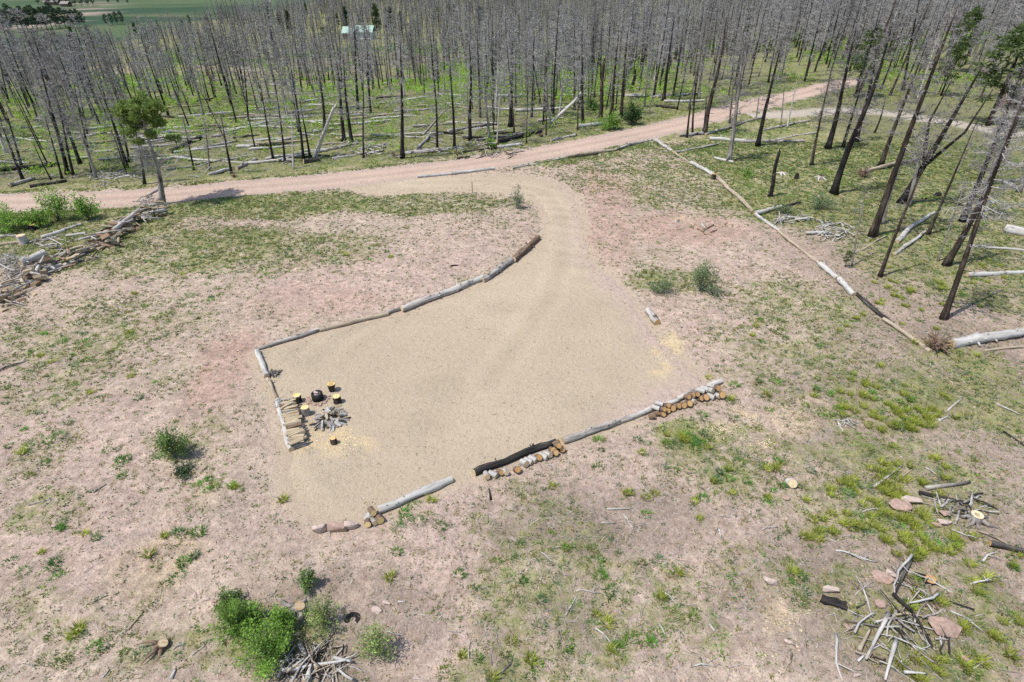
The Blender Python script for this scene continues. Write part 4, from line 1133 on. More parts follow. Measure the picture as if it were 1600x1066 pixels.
for i in range(20):
    a = -3.3 + i * .2 + rnd.uniform(-.08, .08); rr = .34 + rnd.uniform(-.03, .13)
    q = Vector((fp.x + rr * math.cos(a), fp.y + rr * math.sin(a), fp.z))
    o = obj('fire_ring_stone', ROCKS[i % 6], None, (q.x, q.y, q.z + .03)); s = rnd.uniform(.06, .11); o.scale = (s, s, s * .9); o.rotation_euler = (0, 0, rnd.uniform(0, 6))
    set_mat(o, MAT['rock'])
    tag(o, 'small pink stone set round the foot of the fire ring', 'stone', 'stones round the fire ring')

# stacked firewood against the bleached log
A = GV(447, 634); B = GV(472, 697); axis_v = (B - A).normalized(); perp = Vector((axis_v.y, -axis_v.x, 0))
if perp.x < 0: perp = -perp
SA = GV(452, 634); SB = GV(468, 700); axis_v = (SB - SA).normalized(); perp = Vector((-axis_v.y, axis_v.x, 0)); perp = perp if perp.x > 0 else -perp
Ls = (SB - SA).length; cols = 27
for i in range(cols):
    for lay in range(4):
        t = (i + .5 + rnd.uniform(-.25, .25)) / cols
        p = SA.lerp(SB, t) + Vector((0, 0, 0.06 + lay * .085 + rnd.uniform(-.02, .02))) + perp * rnd.uniform(-.08, .08)
        kd = rnd.choice(['split_pale', 'split_pale', 'split_pale', 'split_brown', 'log_grey'])
        w_ = {'split_pale': 'pale', 'split_brown': 'brown', 'log_grey': 'grey'}[kd]
        tl = rnd.uniform(-.06, .06)
        zone_ = 'far third' if t < .33 else ('middle' if t < .67 else 'near third')
        lv = 'on top' if lay == 3 else 'underneath'
        split(p, math.atan2(perp.y, perp.x) + rnd.gauss(0, .10 if lay < 3 else .2), rnd.uniform(.48, .66), rnd.uniform(.06, .085), kd, f'{w_} split log {lv} in the {zone_} of the stacked firewood', 'firewood stacked along the edge log', tl)
for i in range(14):
    p = SA + axis_v * rnd.uniform(-.25, .25) + perp * rnd.uniform(-.3, .1) + Vector((0, 0, rnd.uniform(.05, .45)))
    stick(p, math.atan2(perp.y, perp.x) + rnd.gauss(0, .7), rnd.uniform(.5, .9), .02, rnd.choice(['log_grey', 'log_white']), 'thin kindling stick thrown on the far end of the stacked firewood', 'kindling on the firewood stack', form=0, name='kindling', cat='kindling')
# heap of split wood
hp = GV(515, 656)
for i in range(60):
    a = rnd.uniform(0, 6.28); r = math.sqrt(rnd.random()) * .66
    p = hp + Vector((r * math.cos(a) * 1.05, r * math.sin(a), .05 + (.62 - r) * rnd.uniform(.1, .75)))
    kd = rnd.choice(['log_grey', 'log_white', 'split_pale', 'log_pale', 'log_dark'])
    w_ = {'log_grey': 'grey', 'log_white': 'white', 'split_pale': 'cream', 'log_pale': 'silver', 'log_dark': 'blackened'}[kd]
    split(p, a + rnd.gauss(0, .45), rnd.uniform(.32, .5), rnd.uniform(.04, .075), kd, f'{w_} split stick in the loose heap beside the fire ring', 'split wood in the loose heap', rnd.uniform(.05, .5))
split(GV(524, 637) + Vector((0, 0, .06)), .5, .5, .06, 'split_pale', 'pale split log lying apart between the loose heap and a stump seat', 'split wood in the loose heap')

# sawn rounds along the front edge
ROUND_LIB = {}
def round_parts(k, side, cut):
    key = (k, side, cut)
    if key not in ROUND_LIB:
        V, F = tube([(-.5, 0, 0), (0, 0, 0), (.5, 0, 0)], [.98, 1.0, 1.02], 12, False, .05, k)
        g = Geo(); g.add(V, F)
        ends = []
        for sgn in (-1, 1):
            e = Geo(); VV, FF = tube([(sgn * .49, 0, 0), (sgn * .505, 0, 0)], [.97, .93], 12); e.add(VV, FF); ends.append(e.mesh('cut_face', [MAT[cut]]))
        ROUND_LIB[key] = (g.mesh('bark', [MAT[side]], True), ends)
    return ROUND_LIB[key]
fa, fb = GV(742, 742), GV(1126, 598); fdir = (fb - fa).normalized(); fout = Vector((fdir.y, -fdir.x, 0))
fang = math.atan2(fout.y, fout.x)
def rounds(lst, what):
    for i, (qx, qy, rpx, up, dang, kind) in enumerate(lst):
        px, py = 720 + qx / 3.721, 590 + qy / 3.721
        p = GV(px, py + (rpx if not up else 0)); s = ppm(p)
        r = rpx / s; lift = r if not up else r * 1.0 + .22
        if up:
            p = GV(px, py); p = p + Vector((0, -.25, 0)) * 1.0
        side, cut, cw = {'o': ('log_bark', 'cut_orange', 'orange-faced'), 'p': ('log_pale', 'cut_pale', 'pale-faced'), 'w': ('log_white', 'cut_pale', 'white-barked')}[kind]
        body, face = round_parts(i % 5, side, cut)
        root = thing('log_round', f"{cw} sawn round {'on top' if up else 'on the ground'} {what}", 'log round', (p.x, p.y, p.z + lift * .95), 'sawn rounds along the front edge')
        root.rotation_euler = (rnd.uniform(0, 6.28), rnd.uniform(-.75, -.45) if kind == 'o' else (-.35 if kind == 'p' else -.05), fang + dang)
        root.scale = (.26 if kind == 'o' else .34, r, r)
        obj('bark', body, root)
        for f_ in face: obj('cut_face', f_, root)
rounds([(150, 562, 4.6, 0, -.2, 'p'), (188, 556, 4.4, 0, .5, 'w'), (228, 545, 4.4, 0, .2, 'o')], 'starting the row before the charred log')
rounds([(258, 540, 4.2, 0, -.1, 'p'), (325, 530, 5, 0, 0, 'o'), (368, 490, 5, 0, .2, 'p'), (392, 480, 4.6, 0, .5, 'w'), (418, 468, 4.6, 0, .4, 'w'), (450, 458, 5, 0, 0, 'o'), (480, 452, 4.8, 0, .5, 'w'), (505, 440, 4.8, 0, .3, 'p')], 'mid-row before the charred log')
rounds([(530, 415, 4.6, 0, -.1, 'o'), (545, 432, 4.6, 0, .1, 'o'), (560, 405, 4.6, 1, 0, 'o'), (582, 410, 5, 0, .1, 'o'), (552, 388, 4, 1, 1.2, 'o')], 'clumped between charred and mottled logs')
rounds([(1110, 222, 4.4, 0, .9, 'o'), (1120, 185, 3.8, 1, .5, 'w'), (1140, 162, 3.6, 1, .6, 'w'), (1135, 205, 4.2, 0, .8, 'o'), (1160, 195, 4, 1, .1, 'o'), (1168, 208, 4.2, 0, 0, 'o'), (1185, 172, 4, 1, 0, 'o'), (1195, 188, 4.2, 0, -.1, 'o')], 'at the western end of the long heap')
rounds([(1222, 172, 5, 0, 0, 'o'), (1255, 162, 4.6, 0, .3, 'o'), (1288, 155, 4.8, 0, -.1, 'o'), (1300, 125, 4, 1, .1, 'o'), (1320, 147, 5, 0, 0, 'o'), (1326, 112, 3.8, 1, .3, 'o'), (1342, 133, 4.2, 0, .2, 'p'), (1352, 108, 3.8, 1, 0, 'o')], 'in the middle of the long heap')
rounds([(1380, 88, 4, 1, .5, 'w'), (1385, 120, 4, 0, .2, 'o'), (1415, 112, 5.2, 0, 0, 'o'), (1400, 78, 3.8, 1, .4, 'w'), (1430, 85, 4, 1, .2, 'p'), (1450, 106, 4.4, 0, .4, 'w'), (1470, 75, 4.6, 1, 0, 'o'), (1485, 100, 4.2, 0, .1, 'p'), (1508, 94, 5.8, 0, -.1, 'o'), (1440, 60, 3.6, 1, .3, 'p')], 'at the eastern end of the long heap')
# the little group beside the boulders
for px, py, rpx, dang, kind, lab in [(577, 808, 5.5, 2.2, 'w', 'white-barked sawn round lying behind the small group by the boulders'), (583, 805, 5, .1, 'o', 'yellow-faced sawn round on top of the small group by the boulders'),
                                     (575, 816, 5.2, -.2, 'o', 'dark-barked sawn round lowest in the small group by the boulders'), (593, 811, 6, .1, 'o', 'widest sawn round at the foot of the single white log'), (584, 814, 4.5, .2, 'p', 'half-hidden sawn round in the middle of the small group by the boulders')]:
    p = GV(px, py + 3); s = ppm(p); r = rpx / s
    side, cut = {'o': ('log_bark', 'cut_yellow'), 'w': ('log_white', 'cut_pale'), 'p': ('log_grey', 'cut_pale')}[kind]
    body, face = round_parts(3, side, cut)
    root = thing('log_round', lab, 'log round', (p.x, p.y, p.z + r + (.2 if 'on top' in lab else 0)), 'sawn rounds beside the boulders')
    root.rotation_euler = (rnd.random() * 6, -.3, fang + dang); root.scale = (.36, r, r)
    obj('bark', body, root)
    for f_ in face: obj('cut_face', f_, root)

bd = 'boulders at the front of the pad'
rock(501, 829, 25, 1.35, 'rock_pale', 'palest and westernmost boulder at the front of the pad', 0, .3, bd, 'boulder', 'boulder')
rock(527, 830, 30, 1.2, 'rock', 'longest reddish boulder in the middle of the front row', 3, .2, bd, 'boulder', 'boulder')
rock(549, 824, 22, 1.4, 'rock_pale', 'angular pink boulder nearest the sawn rounds', 2, .5, bd, 'boulder', 'boulder')
rock(538, 820, 8, .9, 'rock', 'small stone tucked behind the front boulders', 5, 0, bd, 'boulder', 'boulder')
slab = 'sandstone among the grass tufts'
for px, py, w, hs, k, m, lab in [
    (1474, 984, 54, .55, 1, 'rock', 'largest red sandstone, flat-topped, beside the big brush heap'), (1402, 792, 38, .4, 4, 'rock', 'flat red slab west of the stacked tan slab'), (1422, 786, 32, .5, 3, 'rock_pale', 'tan slab leaning on the flat red one'),
    (1474, 818, 20, .8, 2, 'rock_pale', 'angular pale block below the hollow stump'), (1463, 822, 15, .8, 0, 'rock', 'small red block beside the angular pale one'), (1476, 803, 18, .6, 5, 'rock', 'red stone between the blocks and the hollow stump'),
    (1297, 925, 26, .8, 3, 'rock_pale', 'pale upright stone behind the charred log'), (1203, 910, 22, .9, 0, 'rock_pale', 'pale pink stone on the litter west of the charred log'), (1378, 905, 34, .5, 1, 'rock', 'red slab above the big brush heap'),
    (1374, 945, 22, .6, 4, 'rock', 'red stone at the hub of the big brush heap'), (1392, 898, 18, .6, 2, 'rock_pale', 'pale stone beside the red slab'), (1326, 980, 16, .6, 5, 'rock', 'small red stone beside the rusty sticks'), (1232, 1004, 14, .8, 0, 'rock_pale', 'small pale stone beside the sawdust'),
    (1338, 1057, 14, .7, 3, 'rock_pale', 'pale stone at the very bottom by the brush heap'), (1227, 779, 16, .5, 4, 'rock', 'flat red stone near the bleached stump'), (1508, 1030, 14, .6, 2, 'rock', 'small red stone below the largest sandstone'),
    (589, 955, 18, .6, 1, 'rock_pale', 'pale stone right of the burned-out hole'), (604, 944, 14, .6, 3, 'rock_pale', 'smaller pale stone above the burned-out hole'), (323, 937, 10, .7, 0, 'rock_pale', 'small pale stone above the bright bushes'), (335, 940, 10, .7, 2, 'rock', 'small red stone above the bright bushes'),
    (618, 1018, 16, .5, 4, 'rock', 'flat red stone below the lime bush'), (84, 823, 7, .8, 5, 'rock_pale', 'small tan stone on the bare western soil'), (1062, 333, 7, .9, 0, 'rock_pale', 'pinkish block on the grass edge above the crossed sticks'), (529, 219, 10, .8, 2, 'rock', 'pink boulder at the foot of paired black trunks'),
    (478, 1062, 14, .6, 1, 'rock', 'red stone under the bottom brush heap'), (1168, 1040, 12, .5, 3, 'rock_pale', 'pale flat stone near the bowed stick')]:
    rock(px, py, w, hs, m, lab, k, None, slab)

# stumps of the lot
stump(GV(1522, 812), .24, .19, .32, 'trunk_grey', 'cut_cream', 'hollow cut stump with splayed grey roots', name='tree_stump', cat='stump', roots=7, hollow=True)
stump(GV(1452, 908), .20, .17, .16, 'trunk_char', 'cut_orange', 'low burned stump split into rusty shards', name='tree_stump', cat='stump', roots=2)
stump(GV(465, 955), .26, .16, .30, 'trunk_grey', 'cut_pale', 'broken pale stump with a grey bark skirt beside the bright bushes', name='tree_stump', cat='stump', roots=5, tiltz=.4)
stump(GV(551, 968), .24, .22, .08, 'trunk_char', 'soot', 'burned-out hollow stump forming a black hole', name='tree_stump', cat='stump', roots=0, hollow=True)
stump(GV(252, 1012), .20, .13, .26, 'log_bark', 'cut_pale', 'uprooted orange-brown stump with clawed roots', name='tree_stump', cat='stump', roots=5, tiltz=.5)
stump(GV(53, 358), .28, .22, .40, 'trunk_char', 'cut_yellow', 'dark stump with a yellow sawn top near the western bushes', name='tree_stump', cat='stump', roots=4)
stump(GV(38, 380), .30, .27, .62, 'trunk_white', 'cut_pale', 'upright white-barked round beside the tan log in the grass', name='cut_round', cat='log round')
stump(GV(1244, 279), .2, .14, .5, 'trunk_char', 'soot', 'small black stump in grass between snag and thin brown tree', name='tree_stump', cat='stump')
stump(GV(1281, 279), .24, .2, .35, 'trunk_white', 'soot', 'small white stump with a black hollow in the grass', name='tree_stump', cat='stump', roots=4, hollow=True)
stump(GV(1222, 272), .24, .15, .25, 'trunk_white', 'cut_pale', 'low white root stump beside the charred snag', name='tree_stump', cat='stump', roots=5)
stump(GV(1057, 346), .2, .18, .25, 'trunk_white', 'cut_pale', 'small white stump with dark side on the red patch', name='tree_stump', cat='stump')
stump(GV(1235, 756), .22, .17, .26, 'trunk_white', 'cut_cream', 'chunky bleached stump lying alone on pink soil', name='tree_stump', cat='stump', roots=0, tiltz=.7)
stump(GV(1465, 306), .3, .2, .3, 'trunk_char', 'soot', 'black stump in the shade between slender eastern trees', name='tree_stump', cat='stump')
stump(GV(1114, 280), .2, .18, .5, 'trunk_brown', 'cut_orange', 'broken tan stub standing at a joint of the boundary logs', name='tree_stump', cat='stump')

# torn root balls
def root_ball(px, py, rpx, label, mat='log_bark', n=38):
    p = GV(px, py); r = rpx / ppm(p)
    g = Geo(); q = np.random.default_rng(int(px))
    Vr = rock_mesh(int(px), .9); g.add(Vr.V[0] * r * .45 + [0, 0, r * .35], Vr.T[0])
    for i in range(n):
        d = q.normal(size=3); d[2] = abs(d[2]) * .7 - .1; d[0] -= .4; d /= np.linalg.norm(d)
        e = d * r * q.uniform(.7, 1.25); mid = e * .5 + q.normal(size=3) * r * .12
        V, F = tube([[0, 0, r * .35], mid + [0, 0, r * .35], e + [0, 0, r * .35]], [r * .07, r * .045, r * .012], 4); g.add(V, F)
    o = obj('root_ball', g.mesh('root_ball', [MAT[mat]]), None, p)
    return tag(o, label, 'root ball')
root_ball(1462, 546, 24, 'torn brown root ball at the butt of the massive white trunk')
root_ball(1349, 276, 13, 'ragged root plate of the tan fallen trunk among black trees', 'log_bark', 44)
root_ball(846, 214, 6, 'small root ball at the end of the black roadside trunk')
root_ball(618, 246, 7, 'reddish root ball beside the tall black roadside trunk')
root_ball(366, 277, 6, 'reddish root clump at the verge east of the lone pine')

# charred log, black branch, stake
plog((1280, 937), (1321, 950), 13, 'log_dark', 'charred black half log with a blue-grey sheen beside a pale stone', cut='cut_pale', knots=1)
plog((1545, 852), (1606, 866), 10, 'log_dark', 'thick black branch with an orange broken end', cut='cut_orange', knots=2)
p = GV(738, 302); root = obj('survey_stake', None, None, p)
g = Geo(); V, F = tube([(0, 0, -.1), (.01, 0, .5), (0, 0, .95)], [.03, .03, .025], 5); g.add(V, F)
bpy.data.objects.remove(root)
tag(obj('survey_stake', g.mesh('survey_stake', [MAT['stake']]), None, p), 'thin dark stake standing at the inner edge of the driveway', 'stake')

# ------------------------------------------------------------------ trees
def dead_variant(seed, form, dense=1.0, twig_w=.026):
    """a burned conifer ten metres tall: trunk mesh and branch mesh"""
    q = np.random.default_rng(seed)
    k = 15; t = np.linspace(0, 1, k)
    w = q.normal(size=(4,)) * (.09 if form != 'snag' else .03)
    cx = w[0] * np.sin(3 * t) + w[1] * np.sin(7 * t) * .5; cy = w[2] * np.sin(3.3 * t) + w[3] * np.sin(6 * t) * .5
    top = 1.0 if form != 'snag' else .98
    P = np.stack([cx - cx[0], cy - cy[0], t * 10 * top - .15], 1)
    rad = .15 * (1 - t) ** .8 + .018 if form != 'snag' else .16 * (1 - .35 * t)
    rad = rad * (1 + .55 * np.exp(-t * 26))
    tr = Geo(); V, F = tube(P, rad, 8, True, .08, seed); tr.add(V, F)
    if form == 'snag':
        for i in range(4):
            a = q.uniform(0, 6.28); V, F = tube([P[-1], P[-1] + [math.cos(a) * .06, math.sin(a) * .06, q.uniform(.2, .7)]], [.06, .01], 4); tr.add(V, F)
    for i in range(9 if form in ('mid', 'sparse') else 4):
        tt = q.uniform(.06, .5); s0 = np.array([np.interp(tt, t, P[:, 0]), np.interp(tt, t, P[:, 1]), np.interp(tt, t, P[:, 2])]); a = q.uniform(0, 6.28); L = q.uniform(.25, .7)
        V, F = tube([s0, s0 + [math.cos(a) * L, math.sin(a) * L, q.uniform(-.1, .25)]], [.028, .010], 4, False); tr.add(V, F)
    br = Geo()
    def at(tt): return np.array([np.interp(tt, t, P[:, 0]), np.interp(tt, t, P[:, 1]), np.interp(tt, t, P[:, 2])])
    nb = int({'bushy': 105, 'mid': 70, 'sparse': 26, 'snag': 6, 'fork': 70}[form] * dense)
    lo = {'bushy': .26, 'mid': .36, 'sparse': .3, 'snag': .2, 'fork': .3}[form]
    if form == 'fork':
        for sx in (-1, 1):
            b0 = at(.3); e = b0 + [sx * .8, q.uniform(-.5, .5), 5.9]
            m = b0 * .5 + e * .5 + [sx * .35, 0, 0]
            V, F = tube([b0, m, e], [.1, .06, .02], 6); tr.add(V, F)
            for i in range(int(26 * dense)):
                u = q.uniform(.25, 1); s0 = b0 + (e - b0) * u
                a = q.uniform(0, 6.28); L = q.uniform(.5, 1.2) * (1.2 - .5 * u); d = np.array([math.cos(a), math.sin(a), q.uniform(.1, .9)]); d /= np.linalg.norm(d)
                V, F = tube([s0, s0 + d * L], [.018, .005], 3, False); br.add(V, F)
                twigs(br, s0, d, L, q, int(7 * dense), twig_w)
    for i in range(nb):
        tt = lo + (.99 - lo) * q.random() ** .85
        s0 = at(tt); a = q.uniform(0, 6.28)
        prof = (1 - tt) ** .75 * (.35 + .65 * sst(lo, lo + .22, tt))
        L = (.30 + 2.3 * prof) * q.uniform(.5, 1.15) * (.55 if form in ('sparse', 'snag') else 1)
        up = q.uniform(-.35, .35) + .55 * (tt - .5)
        d = np.array([math.cos(a), math.sin(a), up]); d /= np.linalg.norm(d)
        m = s0 + d * L * .55 + [0, 0, -.06 * L]; e = s0 + d * L + [0, 0, .10 * L]
        V, F = tube([s0, m, e], [.024, .015, .005], 3, False); br.add(V, F)
        twigs(br, s0, d, L, q, int({'bushy': 20, 'mid': 15, 'sparse': 6, 'snag': 1, 'fork': 12}[form] * dense), twig_w)
    return tr.mesh('trunk', [MAT['trunk_char']], True), br.mesh('branches', [MAT['twig_grey']])

def sst(a, b, x):
    u = min(1, max(0, (x - a) / (b - a))); return u * u * (3 - 2 * u)

def twigs(g, s0, d, L, q, n, w):
    if n <= 0: return
    u = q.uniform(.25, 1, n); p = s0 + d * (L * u)[:, None]
    e = q.normal(size=(n, 3)); e = e / np.linalg.norm(e, axis=1)[:, None] + d * .9; e[:, 2] += .1
    e = e / np.linalg.norm(e, axis=1)[:, None] * (q.uniform(.18, .55, n) * (.5 + .5 * L))[:, None]
    sd_ = np.cross(e, q.normal(size=(n, 3))); sd_ = sd_ / (np.linalg.norm(sd_, axis=1)[:, None] + 1e-9) * w * .5
    V = np.stack([p - sd_, p + sd_, p + e], 1).reshape(-1, 3)
    g.add(V, np.arange(3 * n).reshape(-1, 3))

VAR = {}
for f, n in (('bushy', 5), ('mid', 5), ('sparse', 4), ('snag', 3), ('fork', 2)):
    VAR[f] = [dead_variant(100 + i * 7 + len(f) * 31, f) for i in range(n)]

TREE_N = 0
def dead_tree(base, top, r_m, form, tm, bm, label, group=None, spread=1.0):
    """top given as a point; the tree is turned and stretched to reach it"""
    base = Vector(base); top = Vector(top)
    root = thing('burned_tree', label, 'dead tree', base, group)
    d = top - base; H = d.length
    root.rotation_mode = 'QUATERNION'
    root.rotation_quaternion = Vector((0, 0, 1)).rotation_difference(d.normalized()) @ Quaternion((0, 0, 1), rnd.uniform(0, 6.28))
    k = H / 10; root.scale = (k, k, k)
    tme, bme = rnd.choice(VAR[form])
    a = obj('trunk', tme, root); s = r_m / (.15 * k); a.scale = (s, s, 1); set_mat(a, MAT[tm])
    b = obj('branches', bme, root); set_mat(b, MAT[bm]); b['kind'] = 'stuff'
    b.scale = (spread, spread, 1)
    return root

def top_point(base, tx, ty):
    """point above base, in the upright plane that faces the camera, seen at photo pixel (tx, ty)"""
    n = Vector((base[0], base[1], 0)).normalized()
    dx, dy, dz = ray(tx, ty); d = Vector((dx, dy, dz)); o_ = Vector((0, 0, CAM_H))
    t = (Vector(base) - o_).dot(n) / d.dot(n)
    return o_ + d * t

def ptree(bx, by, tx, ty, w, form, tm, bm, label, group='burned trees one can tell apart', spread=1.0):
    b = GV(bx, by); tp = top_point(b, tx, ty)
    # keep the lean within what a standing tree shows
    d = tp - b
    h = d.length; hor = Vector((d.x, d.y, 0))
    if hor.length > .16 * h and 'lean' not in label: d = Vector((hor.x, hor.y, 0)).normalized() * .16 * h + Vector((0, 0, h))
    return dead_tree(b, b + d, w * .72 / ppm(b) / 2, form, tm, bm, label, group, spread)

